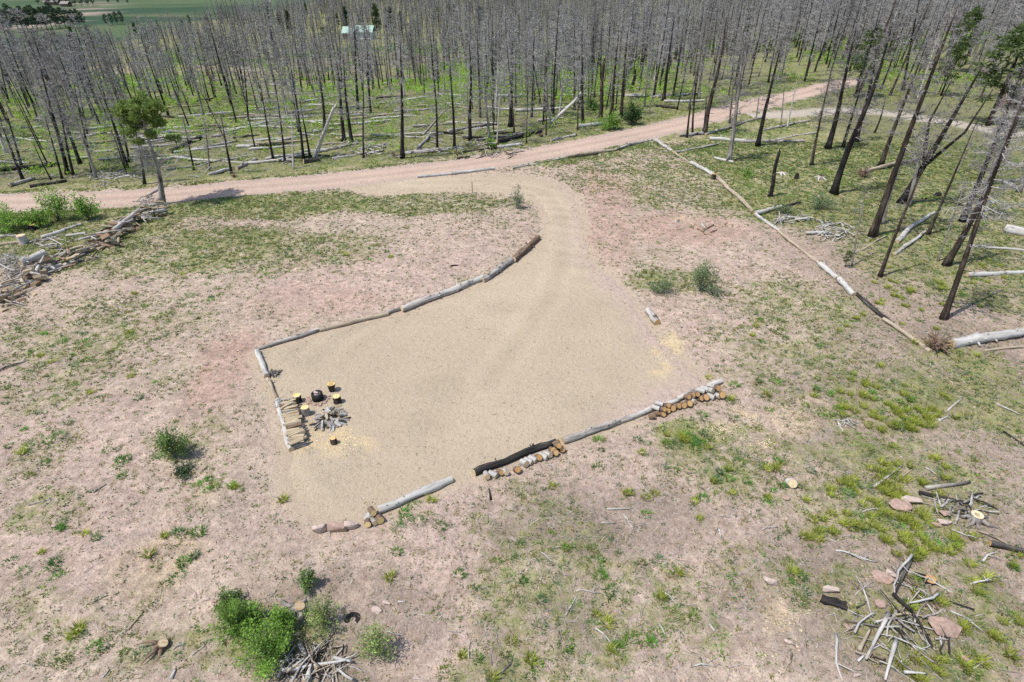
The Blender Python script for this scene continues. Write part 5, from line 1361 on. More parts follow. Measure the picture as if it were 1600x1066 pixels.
named_pts = []
NAMED = [
 # east
 (1268, 258, 1303, 95, 5.5, 'mid', 'trunk_brown', 'twig_dark', 'thin brown tree nearest the small white stump'),
 (1293, 232, 1338, 40, 10, 'bushy', 'trunk_char', 'twig_dark', 'black tree with a cloud of grey twigs, west of the thickest black trunk'),
 (1317, 230, 1350, 120, 6, 'mid', 'trunk_char', 'twig_dark', 'slim black tree just behind the thickest black trunk'),
 (1303, 302, 1398, 30, 13, 'mid', 'trunk_char', 'twig_dark', 'thickest jet-black trunk, foot beside the sage-green bush'),
 (1338, 222, 1372, 70, 8, 'bushy', 'trunk_char', 'twig_dark', 'shorter black stem pressed behind the thickest black trunk'),
 (1376, 260, 1452, 60, 8.5, 'mid', 'trunk_brown', 'twig_dark', 'brown-grey tree whose foot meets the tan fallen trunk'),
 (1363, 369, 1500, 0, 13, 'mid', 'trunk_brown', 'twig_dark', 'big scaly brown trunk above the bleached fallen crown'),
 (1380, 350, 1418, 225, 6, 'sparse', 'trunk_grey', 'twig_dark', 'grey slender companion stem behind the big scaly brown trunk'),
 (1408, 317, 1560, 110, 13, 'fork', 'trunk_char', 'twig_dark', 'black tree forking into several upswept limbs'),
 (1420, 322, 1450, 190, 8, 'mid', 'trunk_grey', 'twig_grey', 'grey stem with bleached twigs beside the forking black tree'),
 (1375, 432, 1458, 215, 7, 'sparse', 'trunk_brown', 'twig_dark', 'thin brown tree behind the forked white fallen trunk'),
 (1450, 366, 1530, 180, 6, 'sparse', 'trunk_brown', 'twig_dark', 'slender brown tree with its foot at the straight grey fallen pole'),
 (1503, 346, 1605, 90, 11, 'mid', 'trunk_char', 'twig_dark', 'black tree standing behind the brown pair by the white logs'),
 (1478, 414, 1600, 160, 12, 'mid', 'trunk_brown', 'twig_dark', 'dark brown tree, rear one of the pair by the white logs'),
 (1474, 499, 1612, 120, 11, 'mid', 'trunk_brown', 'twig_grey', 'brown tree with long pale side branches, nearest the root ball'),
 (1465, 408, 1533, 215, 3.5, 'sparse', 'trunk_grey', 'twig_dark', 'thinnest pole between the slender brown tree and the brown pair'),
 (1331, 415, 1360, 250, 3, 'sparse', 'trunk_grey', 'twig_dark', 'hair-thin bent sapling beside the seedling pine'),
 (1540, 290, 1612, 110, 9, 'mid', 'trunk_grey', 'twig_dark', 'grey tree at the edge of the lot below the dark green pine'),
 (1592, 300, 1640, 160, 8, 'bushy', 'trunk_grey', 'twig_dark', 'twiggy grey tree beside the dark hollow and white log'),
 (1203, 307, 1218, 234, 9, 'snag', 'trunk_char', 'twig_dark', 'broken black snag without branches in the eastern grass'),
 (1138, 252, 1166, 50, 9, 'bushy', 'trunk_grey', 'twig_dark', 'tree with a white peeled foot and grey fuzzy crown by the road'),
 (1184, 228, 1222, 60, 8.5, 'mid', 'trunk_char', 'twig_dark', 'black tree rising from the end of the white fallen trunk'),
 (1101, 210, 1136, 25, 9, 'mid', 'trunk_brown', 'twig_dark', 'tall black-brown tree leaning out beside the road'),
 (1073, 215, 1079, 163, 4.5, 'snag', 'trunk_char', 'twig_dark', 'short black pole at the near verge of the road'),
 (1082, 210, 1087, 120, 4.5, 'sparse', 'trunk_char', 'twig_dark', 'slim black pole right beside the shorter one at the verge'),
 (1100, 201, 1104, 150, 3.5, 'sparse', 'trunk_char', 'twig_dark', 'thin pole behind the tall leaning roadside tree'),
 (1140, 193, 1146, 120, 3.5, 'sparse', 'trunk_brown', 'twig_dark', 'thin brown pole behind the white-footed tree'),
 (1181, 187, 1190, 120, 3, 'sparse', 'trunk_grey', 'twig_dark', 'thin grey pole in front of the road near the track'),
 (1219, 196, 1228, 120, 3, 'sparse', 'trunk_grey', 'twig_dark', 'first of two thin poles at the mouth of the pale track'),
 (1230, 200, 1245, 125, 3.5, 'sparse', 'trunk_white', 'twig_dark', 'pale-footed second of two thin poles at the mouth of the track'),
 (1279, 190, 1300, 110, 4, 'mid', 'trunk_grey', 'twig_dark', 'thin grey twiggy tree standing on the pale track'),
 (1366, 208, 1385, 150, 4, 'sparse', 'trunk_dark' if False else 'trunk_char', 'twig_dark', 'thin black sapling below the track'),
 (1495, 270, 1530, 190, 3, 'sparse', 'trunk_grey', 'twig_dark', 'thin grey sapling below the track near the forked tree'),
 # along the road
 (629, 247, 626, 62, 8.5, 'mid', 'trunk_char', 'twig_grey', 'tall straight black trunk standing alone at the verge'),
 (538, 221, 526, 95, 8, 'mid', 'trunk_char', 'twig_grey', 'western black trunk of the close pair beside the pink boulder'),
 (550, 223, 536, 80, 7, 'bushy', 'trunk_char', 'twig_grey', 'eastern black trunk of the close pair beside the pink boulder'),
 (507, 207, 495, 100, 6.5, 'mid', 'trunk_brown', 'twig_grey', 'brown-stained trunk between the leaning poles and the black pair'),
 (560, 172, 553, 30, 6, 'mid', 'trunk_char', 'twig_grey', 'black trunk rising in front of the green-roofed house'),
 (579, 177, 573, 60, 5, 'mid', 'trunk_char', 'twig_grey', 'black trunk with a grey foot right of the house'),
 (474, 248, 452, 95, 5.5, 'mid', 'trunk_char', 'twig_grey', 'black tree just behind the slim white pole'),
 (484, 243, 468, 150, 4.5, 'sparse', 'trunk_char', 'twig_grey', 'thin black tree beside the foot of the leaning poles'),
 (427, 250, 405, 120, 4.5, 'mid', 'trunk_char', 'twig_grey', 'black tree west of the slim white pole'),
 (445, 255, 428, 120, 4.5, 'mid', 'trunk_char', 'twig_grey', 'black tree next west of the slim white pole'),
 (459, 264, 460, 175, 3.5, 'sparse', 'trunk_white', 'twig_pale', 'slim white pole standing straight at the verge'),
 (362, 271, 345, 180, 5, 'mid', 'trunk_char', 'twig_grey', 'black trunk beside the reddish root clump'),
 (327, 266, 318, 180, 4, 'mid', 'trunk_grey', 'twig_grey', 'grey trunk east of the lone green-topped pine'),
 (303, 266, 285, 180, 4, 'mid', 'trunk_char', 'twig_grey', 'dark trunk next to the lone pine on its east side'),
 (199, 262, 150, 125, 7, 'bushy', 'trunk_char', 'twig_grey', 'bold black trunk nearest the lone pine on its west side'),
 (202, 253, 178, 150, 4.5, 'mid', 'trunk_char', 'twig_grey', 'thinner black trunk doubled up with the bold one'),
 (226, 288, 212, 190, 5.5, 'bushy', 'trunk_char', 'twig_grey', 'black trunk half hidden behind the lone pine'),
 (145, 274, 115, 130, 5.5, 'bushy', 'trunk_char', 'twig_grey', 'eastern black trunk of the tight western cluster'),
 (106, 272, 60, 90, 7.5, 'bushy', 'trunk_char', 'twig_grey', 'largest black trunk of the tight western cluster'),
 (115, 274, 92, 150, 5, 'bushy', 'trunk_char', 'twig_grey', 'middle black trunk of the tight western cluster'),
 (97, 279, 70, 180, 4.5, 'mid', 'trunk_char', 'twig_grey', 'thin black trunk in front of the tight western cluster'),
 (80, 281, 48, 215, 3, 'sparse', 'trunk_char', 'twig_grey', 'thin leaning black sapling west of the cluster'),
 (37, 283, 0, 190, 6.5, 'bushy', 'trunk_char', 'twig_grey', 'black trunk nearest the road at the western end'),
 (35, 264, 8, 170, 5, 'mid', 'trunk_char', 'twig_grey', 'black trunk behind the one nearest the road at the western end'),
 (683, 235, 676, 95, 5, 'mid', 'trunk_char', 'twig_grey', 'straight black trunk east of the tall roadside trunk'),
 (710, 231, 703, 90, 6, 'mid', 'trunk_char', 'twig_grey', 'dark trunk beyond the leaning grey pole'),
 (735, 220, 733, 60, 7, 'bushy', 'trunk_char', 'twig_grey', 'black trunk with a whitish foot in the roadside slash'),
 (765, 218, 756, 95, 5.5, 'bushy', 'trunk_grey', 'twig_grey', 'pale-footed grey tree in the roadside slash'),
 (797, 198, 800, 50, 8.5, 'bushy', 'trunk_char', 'twig_grey', 'stout black tree with a dense crown before the bright green thicket'),
 (775, 170, 778, 95, 4, 'sparse', 'trunk_white', 'twig_pale', 'white barkless pair-stem standing in the green thicket'),
 (911, 196, 910, 40, 6, 'bushy', 'trunk_char', 'twig_grey', 'black tree right beside the leaning white trunk'),
 (938, 185, 944, 92, 8.5, 'snag', 'trunk_brown', 'twig_grey', 'brown trunk with a broken top west of the round bush'),
 (955, 181, 967, 45, 7.5, 'mid', 'trunk_brown', 'twig_grey', 'brown-black trunk behind the round bush'),
 (971, 181, 982, 40, 6.5, 'mid', 'trunk_brown', 'twig_grey', 'trunk with peeling tan patches right behind the round bush'),
 (987, 143, 993, 108, 7.5, 'snag', 'trunk_char', 'twig_dark', 'stubby black snag above the round bush'),
 (1023, 128, 1037, 30, 5.5, 'mid', 'trunk_white', 'twig_grey', 'tan barkless trunk in the dense eastern stand'),
 (1037, 157, 1054, 22, 6.5, 'mid', 'trunk_char', 'twig_grey', 'black trunk leading the dense eastern stand'),
 (1051, 152, 1068, 50, 4.5, 'mid', 'trunk_char', 'twig_grey', 'second black trunk of the dense eastern stand'),
 (1092, 155, 1100, 60, 4.5, 'mid', 'trunk_grey', 'twig_grey', 'pale grey trunk just above the road at its bend'),
 (897, 172, 897, 60, 5, 'mid', 'trunk_char', 'twig_grey', 'black trunk behind the leaning white trunk'),
 (862, 200, 848, 110, 4.5, 'sparse', 'trunk_grey', 'twig_grey', 'grey stem crossing the foot of the leaning white trunk'),
]
for a in NAMED:
    ptree(*a[:9]); b = G(a[0], a[1]); named_pts.append(b[:2])
# leaning bleached trunks
def lean(a, top, w, mat, label, bm='twig_pale', form='snag'):
    b = GV(*a); return dead_tree(b, top_point(b, *top), w / ppm(b) / 2, form, mat, bm, label, 'leaning trunks at the road')
lean((861, 194), (912, 142), 5.5, 'trunk_white', 'white trunk leaning at a steep slant beside the road')
lean((490, 247), (522, 165), 3.5, 'trunk_white', 'western one of two pale poles leaning together')
lean((494, 246), (526, 160), 3, 'trunk_white', 'eastern one of two pale poles leaning together')
lean((660, 212), (698, 170), 3.5, 'trunk_grey', 'grey pole leaning low behind the tall roadside trunk')

# live pine with a tufted crown at the end of the wood heap
def needles(g, c, r, n, q, col, size=.28, squash=.6):
    d = q.normal(size=(n, 3)); d /= np.linalg.norm(d, axis=1)[:, None]
    p = np.asarray(c) + d * (r * q.random(n) ** .45)[:, None] * [1, 1, squash]
    e = d + q.normal(size=(n, 3)) * .7; e[:, 2] += .35; e /= np.linalg.norm(e, axis=1)[:, None]
    e *= (size * q.uniform(.6, 1.3, n))[:, None]
    s = np.cross(e, q.normal(size=(n, 3))); s = s / (np.linalg.norm(s, axis=1)[:, None] + 1e-9) * (size * .22)
    V = np.stack([p - s, p + s, p + e], 1).reshape(-1, 3)
    cc = np.asarray(col) * q.uniform(.65, 1.35, (n, 1)); cc = np.repeat(cc, 3, 0)
    g.add(V, np.arange(3 * n).reshape(-1, 3), 0, cc)

pb = GV(253, 319); ptop = top_point(pb, 222, 158); H = (ptop - pb).z
pine = thing('pine_tree', 'lone pine with a tufted green top and grey lower limbs by the road', 'pine tree', pb)
q = np.random.default_rng(3)
off = ptop - pb
def along(t): return np.array([off.x * t, off.y * t, H * t]) + np.array([.18 * math.sin(5 * t), .1 * math.sin(7 * t), 0])
g = Geo(); V, F = tube([along(t) - [0, 0, .15 if t == 0 else 0] for t in np.linspace(0, .93, 12)], np.linspace(.21, .05, 12) * (1 + .5 * np.exp(-np.linspace(0, 1, 12) * 12)), 9, True, .07, 4); g.add(V, F)
br = Geo(); cr = Geo()
for i in range(46):
    t = q.uniform(.3, .95); s0 = along(t); a = q.uniform(0, 6.28); L = q.uniform(.7, 1.7) * (1.1 if t > .5 else .9)
    d = np.array([math.cos(a), math.sin(a), q.uniform(-.1, .6)]); d /= np.linalg.norm(d)
    V, F = tube([s0, s0 + d * L * .5 + [0, 0, -.05], s0 + d * L + [0, 0, .1]], [.04, .025, .008], 4, False); br.add(V, F)
    twigs(br, s0, d, L, q, 16 if t < .72 else 6, .022)
    if t > .62:
        for u in (.75, 1.0):
            needles(cr, s0 + d * L * u + [0, 0, .15], .34, 70, q, (.185, .25, .068))
for i in range(34):
    a = q.uniform(0, 6.28); r = 1.6 * math.sqrt(q.random()); c = along(.97) + [r * math.cos(a), r * math.sin(a), q.uniform(-.55, .3) - r * .12]
    needles(cr, c, q.uniform(.2, .38), 60, q, (.195, .26, .068))
for i in range(20):       # grey twig clusters under the crown, leaning west
    a = q.uniform(0, 6.28); c0 = along(q.uniform(.3, .55)); d = np.array([-.8 + q.normal() * .4, q.normal() * .5, .2]); d /= np.linalg.norm(d)
    twigs(br, c0, d, 1.2, q, 40, .022)
obj('trunk', g.mesh('trunk', [MAT['trunk_grey']], True), pine); obj('branches', br.mesh('branches', [MAT['twig_grey']]), pine)['kind'] = 'stuff'
obj('crown', cr.mesh('crown', [MAT['leaf']], False, True), pine)['kind'] = 'stuff'

# living conifers
def conifer_mesh(seed, col, n=26, wide=.2, blobby=False):
    """ten metres tall"""
    q = np.random.default_rng(seed)
    g = Geo(); V, F = tube([(0, 0, -.2), (.04, 0, 5), (0, 0, 9.6)], [.18, .11, .03], 6); g.add(V, F)
    c = Geo()
    for i in range(n * 3):
        t = q.uniform(.18, 1) ** .8; z = 10 * t
        rmax = 10 * wide * ((1 - t) ** .7 + .08) if not blobby else 10 * wide * math.sqrt(max(.03, 1 - ((t - .6) / .42) ** 2))
        a = q.uniform(0, 6.28); r = rmax * q.uniform(.35, 1)
        needles(c, (r * math.cos(a), r * math.sin(a), z - r * .25), .55, 26, q, np.array(col) * q.uniform(.7, 1.25), .45, .5)
    return g.mesh('trunk', [MAT['trunk_brown']], True), c.mesh('crown', [MAT['leaf']], False, True)
CONI = [conifer_mesh(11, (.075, .115, .045)), conifer_mesh(12, (.06, .098, .045), 26, .16), conifer_mesh(13, (.11, .155, .05), 22, .2, True), conifer_mesh(14, (.045, .072, .042), 30, .24, True)]
def conifer(bx, by, tpx, k, label, group, H=None, cat='pine tree', name='live_pine'):
    b = GV(bx, by)
    root = thing(name, label, cat, b, group)
    h = H or (top_point(b, bx, tpx) - b).z
    s = h / 10; root.scale = (s * rnd.uniform(.9, 1.15), s * rnd.uniform(.9, 1.15), s); root.rotation_euler = (0, 0, rnd.uniform(0, 6))
    obj('trunk', CONI[k][0], root); obj('crown', CONI[k][1], root)['kind'] = 'stuff'
    return root
live = 'living pines scattered in the burned stand'
for bx, by, ty, k, lab in [
    (590, 56, 6, 0, 'tallest green pine standing right beside the green-roofed house'), (612, 50, 10, 1, 'green pine next east of the tallest one by the house'), (628, 55, 18, 0, 'green pine second east of the tallest one by the house'),
    (543, 50, 10, 1, 'green pine rising behind the western wing of the house'), (529, 45, 20, 0, 'small green pine west of the house roof'), (507, 66, 42, 2, 'bushy green tree below the western wing of the house'),
    (439, 50, 20, 0, 'green pine, western one of the two well west of the house'), (454, 55, 16, 1, 'green pine, eastern one of the two well west of the house'), (683, 42, 10, 2, 'round light green pine east of the house'),
    (701, 32, 6, 0, 'dark pine, first of the close pair east of the house'), (711, 34, 7, 1, 'dark pine, second of the close pair east of the house'), (736, 26, 2, 1, 'slim pine near the top of the stand'), (752, 42, 11, 1, 'slim dark pine below the top of the stand'),
    (764, 24, 1, 0, 'small pine on the skyline of the stand, western'), (792, 24, 1, 0, 'small pine on the skyline of the stand, eastern'), (12, 96, 57, 0, 'green pine top at the far western edge of the stand'),
    (33, 88, 52, 1, 'slim green pine top, second in the western row'), (62, 84, 53, 0, 'green pine top, third in the western row'), (78, 80, 55, 1, 'small green pine top in the middle of the western row'), (93, 80, 44, 0, 'largest green pine top of the western row'),
    (119, 74, 41, 1, 'green pine top at the meadow end of the western row'), (138, 78, 44, 2, 'yellow-green pine top before the dark grove'), (145, 74, 40, 1, 'dark slim pine beside the yellow-green one'), (217, 66, 33, 1, 'dark pine alone at the meadow edge'),
    (250, 52, 32, 1, 'small dark pine at the meadow edge, first of three'), (287, 48, 28, 0, 'small pine at the meadow edge, second of three'), (299, 46, 23, 0, 'small pine at the meadow edge, third of three'), (1336, 152, 40, 2, 'tree with a ragged green top beside the thickest black trunk'),
    (420, 30, 8, 0, 'small pine far back left of the house'), (355, 34, 15, 1, 'small pine far back over the western stand'), (480, 30, 4, 1, 'small pine far back above the house'), (650, 24, 2, 0, 'small pine far back over the eastern roof'), (835, 28, 3, 2, 'pale green bush-like pine on the skyline')]:
    conifer(bx, by, ty, k, lab, live)
big_pine = conifer(1543, 196, 38, 2, 'big dark green pine at the eastern edge above the track', live, None)
big_pine.scale = (big_pine.scale[0] * 1.45, big_pine.scale[1] * 1.45, big_pine.scale[2])
conifer(1590, 176, 40, 2, 'second dark green pine at the eastern edge, partly outside the view', live, None)
conifer(1488, 112, 10, 2, 'light green pine behind twiggy grey trees by the eastern edge', live)
conifer(1470, 150, 62, 2, 'small olive pine behind the forking black tree', live)
conifer(1495, 322, 298, 2, 'knee-high seedling pine between slender eastern trees', 'seedling pines', None, 'seedling pine', 'pine_seedling')
conifer(1320, 418, 390, 2, 'yellow-green seedling pine below the bleached fallen crown', 'seedling pines', None, 'seedling pine', 'pine_seedling')
grove = 'dark trees of the grove in the far meadow'
gi = 0
for bx, by, h in [(4, 50, 10), (12, 42, 9), (16, 52, 11), (22, 38, 10), (29, 47, 11), (38, 46, 10), (45, 50, 12), (53, 47, 11), (60, 48, 12), (66, 46, 10), (74, 47, 11), (82, 45, 11), (88, 43, 12), (95, 45, 10), (103, 43, 10), (111, 44, 9), (119, 43, 9), (126, 42, 9), (132, 40, 7),
                  (168, 40, 6), (176, 39, 6), (184, 39, 7), (192, 38, 7), (16, 30, 9), (60, 7, 8), (75, 8, 8), (88, 9, 8), (98, 9, 9), (108, 10, 9), (118, 10, 10), (128, 10, 10), (138, 10, 10), (146, 9, 9), (170, 6, 6), (185, 6, 6), (200, 6, 5)]:
    lab = f"dark round tree in the {'western' if bx < 40 else ('middle' if bx < 90 else 'eastern')} part of the far meadow grove" if by > 25 and bx < 140 else ('small dark tree of the thin row below the far meadow' if by > 25 else 'dark tree of the clump beside the far dirt road')
    conifer(bx, by, 0, 3, lab, grove, h * .84, 'tree', 'meadow_tree')

# ------------------------------------------------------------------ the house and the white shed roof
def box(g, x0, x1, y0, y1, z0, z1, mat=0):
    V = [(x, y, z) for z in (z0, z1) for y in (y0, y1) for x in (x0, x1)]
    F = [(0, 2, 1), (1, 2, 3), (4, 5, 6), (5, 7, 6), (0, 1, 4), (1, 5, 4), (2, 6, 3), (3, 6, 7), (0, 4, 2), (2, 4, 6), (1, 3, 5), (3, 7, 5)]
    g.add(V, F, mat)
def gable(g, x0, x1, y0, y1, z0, rise, ov=.5, th=.18):
    ym = (y0 + y1) / 2
    for s in (-1, 1):
        ye = y0 - ov if s < 0 else y1 + ov; ze = z0 - rise * ov / ((y1 - y0) / 2)
        V = [(x0 - ov, ye, ze), (x1 + ov, ye, ze), (x1 + ov, ym, z0 + rise), (x0 - ov, ym, z0 + rise)]
        V += [(a, b, c + th) for a, b, c in V]
        F = [(0, 1, 2), (0, 2, 3), (4, 6, 5), (4, 7, 6), (0, 4, 1), (1, 4, 5), (1, 5, 2), (2, 5, 6), (3, 0, 7), (0, 4, 7)]
        g.add(V, F)
hb = GV(560, 61)
house = thing('house', 'house with a pale green metal roof half hidden by the burned stand', 'house', hb)
house.rotation_euler = (0, 0, -.06); house.scale = (.76, .76, .76)
g = Geo(); box(g, -1, 7.4, 0, 8, -.5, 3.2); obj('wall', g.mesh('wall', [MAT['siding']]), house)
g = Geo(); box(g, -7.5, -1.2, -2, 6, -.5, 3.0); obj('wall', g.mesh('wing_wall', [MAT['siding_dark']]), house)
rf = Geo(); gable(rf, -1, 7.4, 0, 8, 3.2, 2.6); rfo = obj('roof', rf.mesh('roof', [MAT['roof_green']]), house)
rf2 = Geo(); gable(rf2, -7.5, -1.2, -2, 6, 3.0, 2.4); obj('roof', rf2.mesh('wing_roof', [MAT['roof_green']]), house)
sm = Geo()
for k in range(18):
    x = -1.4 + k * .53
    for s in (-1, 1):
        V, F = tube([(x, 4 + s * 4.4, 2.95 + .19), (x, 4, 5.8 + .19)], .04, 4); sm.add(V, F)
obj('roof_seam', sm.mesh('roof_seam', [MAT['roof_green']]), rfo)['kind'] = 'stuff'
ch = Geo(); box(ch, 4, 4.7, 4.8, 5.5, 4.2, 6.8); obj('chimney', ch.mesh('chimney', [MAT['rock']]), rfo)
for x in (.3, 3.0, 5.4):
    f = Geo(); box(f, x, x + 1.3, -.06, -.003, 1.0, 2.3); fo = obj('window', f.mesh('window', [MAT['trim']]), house)
    p_ = Geo(); box(p_, x + .1, x + 1.2, -.09, -.063, 1.1, 2.2); obj('pane', p_.mesh('pane', [MAT['glass']]), fo)
f = Geo(); box(f, 1.9, 2.7, -.07, -.003, -.2, 2.0); obj('door', f.mesh('door', [MAT['trim']]), house)
f = Geo(); box(f, -5.2, -3.2, -2.07, -2.003, 1.0, 2.2); fo = obj('window', f.mesh('window', [MAT['trim']]), house)
p_ = Geo(); box(p_, -5.1, -3.3, -2.1, -2.073, 1.1, 2.1); obj('pane', p_.mesh('pane', [MAT['glass']]), fo)
pr = Geo(); box(pr, -1, 7.4, -2.6, -.15, 0, .25); obj('porch', pr.mesh('porch', [MAT['trim']]), house)
for x in (-.9, 1.9, 4.6, 7.2):
    pp = Geo(); box(pp, x, x + .16, -2.55, -2.4, .26, 2.55); obj('post', pp.mesh('post', [MAT['trim']]), house)
sb = GV(1590, 172)
shed = thing('shed', 'small shed with a bluish white roof glimpsed under the dark eastern pine', 'shed', sb)
g = Geo(); box(g, -1.2, 1.2, 0, 2.2, -.3, 1.7); obj('wall', g.mesh('wall', [MAT['siding_dark']]), shed)
rf = Geo(); gable(rf, -1.2, 1.2, 0, 2.2, 1.7, .45, .2, .08); obj('roof', rf.mesh('roof', [MAT['trim']]), shed)
f = Geo(); box(f, -.4, .4, -.05, -.003, -.1, 1.5); obj('door', f.mesh('door', [MAT['trim']]), shed)
for i, (bx, by) in enumerate([(80, 8), (101, 11), (17, 37)]):
    hb2 = GV(bx, by)
    h2 = thing('farmhouse', ['far pale house in front of the clump by the far dirt road', 'tiny far white house nearest the far dirt road', 'far pale-roofed house in the dark meadow grove'][i], 'house', hb2)
    g = Geo(); w2 = (5, 2.5, 6)[i]; box(g, -w2, w2, 0, 5, -1, 2); obj('wall', g.mesh('wall', [MAT['siding_dark']]), h2)
    rf = Geo(); gable(rf, -w2, w2, 0, 5, 2, 1.2); obj('roof', rf.mesh('roof', [MAT['ash']]), h2)

# ------------------------------------------------------------------ the burned stand: nearest trees one by one, the rest as one mass
def stand_points(n, x0, x1, y0, y1, seed):
    q = np.random.default_rng(seed)
    x = q.uniform(x0, x1, n); y = q.uniform(y0, y1, n)
    return x, y, q
sx, sy, q = stand_points(60000, -420, 420, 40, 620, 77)
s_ = sy - roady(sx)
dens = np.clip(.62 + 2.2 * (fbm(sx, sy, 1 / 20, 3, 201) - .47), .12, 1.6)
pxs, pys, zc = project(sx, sy, big_h(sx, sy))
infr = (pxs > -260) & (pxs < 1860) & (zc > 5)
area = 840 * 580 / 60000
target = np.where(pxs > 760, 1 / 13.5, 1 / 17)                                # stems per square metre
target = np.where((pxs < 760) & (pxs > 230) & (pys > 150), 1 / 33, target)
target = np.where(sy > 190, target * .75, target)
ok = infr & (s_ > 4.2) & (q.random(60000) < dens * target * area * 1.5)
ok &= sy < meadow_edge(sx, sy) + 3                     # meadow in the west
ok &= ~(np.exp(-(((sx + 88) / 34) ** 2 + ((sy - 172) / 13) ** 2)) > .55)
ok &= ~((np.abs(sx - hb.x) < 13) & (sy > hb.y - 30) & (sy < hb.y + 12))
ok &= ~((sx > 28) & (road_d(sx, sy) < 4.5)) & ~(seg_dist(TRACK, sx, sy, False) < 4)
ok &= ~((pxs > 1290) & (pys > 168))
px_, py_ = sx[ok], sy[ok]
# a few stems between the road's bend and the pale track
ex = q.uniform(45, 150, 900); ey = q.uniform(76, 190, 900)
k_ = (ey < roady(ex) + 40) & ((ex > 62) | (ey < roady(ex) + 5)) & (seg_dist(TRACK, ex, ey, False) > 4) & (ey > 82 + .12 * (ex - 45)) & (road_d(ex, ey) > 4.0) & (q.random(900) < .8)
px_ = np.concatenate([px_, ex[k_]]); py_ = np.concatenate([py_, ey[k_]])
# keep a little distance between stems
order = np.argsort(py_); keep = []; cell = {}
for a, b in named_pts: cell.setdefault((int(a // 2), int(b // 2)), []).append((a, b))
for i in order:
    a, b = px_[i], py_[i]; c = (int(a // 2), int(b // 2)); md = 1.3 if b < 130 else .9
    if any((a - u) ** 2 + (b - v) ** 2 < md * md for ci in (-1, 0, 1) for cj in (-1, 0, 1) for u, v in cell.get((c[0] + ci, c[1] + cj), ())): continue
    cell.setdefault(c, []).append((a, b)); keep.append(i)
px_, py_ = px_[keep], py_[keep]; pz_ = hgt(px_, py_)
qx_, qy_, qz_ = project(px_, py_, pz_)
view = (qx_ > -40) & (qx_ < 1640)
Hs = np.clip(q.normal(8.6, 2.1, len(px_)), 3.5, 13) * np.where(qx_ > 1250, 1.15, 1.0)
small = q.random(len(px_)) < .2; Hs = np.where(small, Hs * .5, Hs)
Hs = np.where((qx_ < 330) & (qy_ < 130), Hs * .8, Hs)
size = np.where(view, FPX * Hs / qz_, 0)
rank = np.argsort(-size); N_IND = 300 - len(NAMED) - 4
ind = set(rank[:N_IND].tolist())
LOOK = {'bushy': 'bushy', 'mid': 'twiggy', 'sparse': 'bare', 'snag': 'snapped', 'fork': 'forked'}
TINT = {'trunk_char': 'black', 'trunk_brown': 'brown', 'trunk_grey': 'grey', 'trunk_white': 'white'}
for i in rank[:N_IND]:
    H_ = float(Hs[i]); f = rnd.choices(['bushy', 'mid', 'sparse', 'snag', 'fork'], [.36, .36, .16, .08, .04])[0]
    if f == 'snag': H_ *= .6
    tm = rnd.choices(['trunk_char', 'trunk_brown', 'trunk_grey', 'trunk_white'], [.62, .17, .16, .05])[0]
    b = Vector((px_[i], py_[i], pz_[i])); sd_ = py_[i] - float(roady(px_[i]))
    lk = .035 if rnd.random() < .75 else .11
    ln = Vector((rnd.gauss(0, lk), rnd.gauss(0, lk), 1)).normalized()
    hw = 'tall ' if H_ > 9.6 else ('short ' if H_ < 6.2 else '')
    dead_tree(b, b + ln * H_, rnd.uniform(.05, .115) * H_ / 9, f, tm, rnd.choice(['twig_grey', 'twig_grey', 'twig_pale', 'twig_dark']),
              f'{hw}{LOOK[f]} {TINT[tm]} dead tree {where(qx_[i], qy_[i])}, {near(sd_)}', 'burned trees beyond the road', rnd.uniform(.8, 1.15))
rest = np.array([i for i in range(len(px_)) if i not in ind])

# the mass of the stand: points that carry whole low-detail trees
far_col = bpy.data.collections.new('distant burned trees')
for kk, (f, tm, bm) in enumerate([('bushy', 'trunk_char', 'twig_grey'), ('bushy', 'trunk_brown', 'twig_grey'), ('mid', 'trunk_char', 'twig_grey'), ('mid', 'trunk_grey', 'twig_pale'), ('bushy', 'trunk_char', 'twig_dark'), ('mid', 'trunk_char', 'twig_grey')]):
    a, b = dead_variant(900 + kk * 5, f, .62, .045)
    g = Geo()
    for me_, mi in ((a, 0), (b, 1)):
        V = np.zeros(len(me_.vertices) * 3); me_.vertices.foreach_get('co', V); F = np.zeros(len(me_.loops), int); me_.loops.foreach_get('vertex_index', F)
        g.add(V.reshape(-1, 3), F.reshape(-1, 3), mi)
    o = bpy.data.objects.new(f'distant_tree_{kk}', g.mesh('distant_tree', [MAT[tm], MAT[bm]])); far_col.objects.link(o)
me = bpy.data.meshes.new('distant_stand')
me.vertices.add(len(rest)); me.vertices.foreach_set('co', np.stack([px_[rest], py_[rest], pz_[rest]], 1).ravel())
at_ = me.attributes.new('hscale', 'FLOAT', 'POINT'); at_.data.foreach_set('value', (Hs[rest] / 10).astype(np.float32))
at_ = me.attributes.new('pick', 'INT', 'POINT'); at_.data.foreach_set('value', q.integers(0, 6, len(rest)).astype(np.int32))
at_ = me.attributes.new('turn', 'FLOAT_VECTOR', 'POINT'); at_.data.foreach_set('vector', np.stack([q.normal(0, .045, len(rest)), q.normal(0, .045, len(rest)), q.uniform(0, 6.28, len(rest))], 1).ravel())
stand = tag(obj('distant_burned_stand', me), 'grey mass of burned trunks filling the slope up to the skyline', None, None, 'stuff')
ng = bpy.data.node_groups.new('stand', 'GeometryNodeTree')
ng.interface.new_socket('Geometry', in_out='INPUT', socket_type='NodeSocketGeometry'); ng.interface.new_socket('Geometry', in_out='OUTPUT', socket_type='NodeSocketGeometry')
gi_, go_ = ng.nodes.new('NodeGroupInput'), ng.nodes.new('NodeGroupOutput')
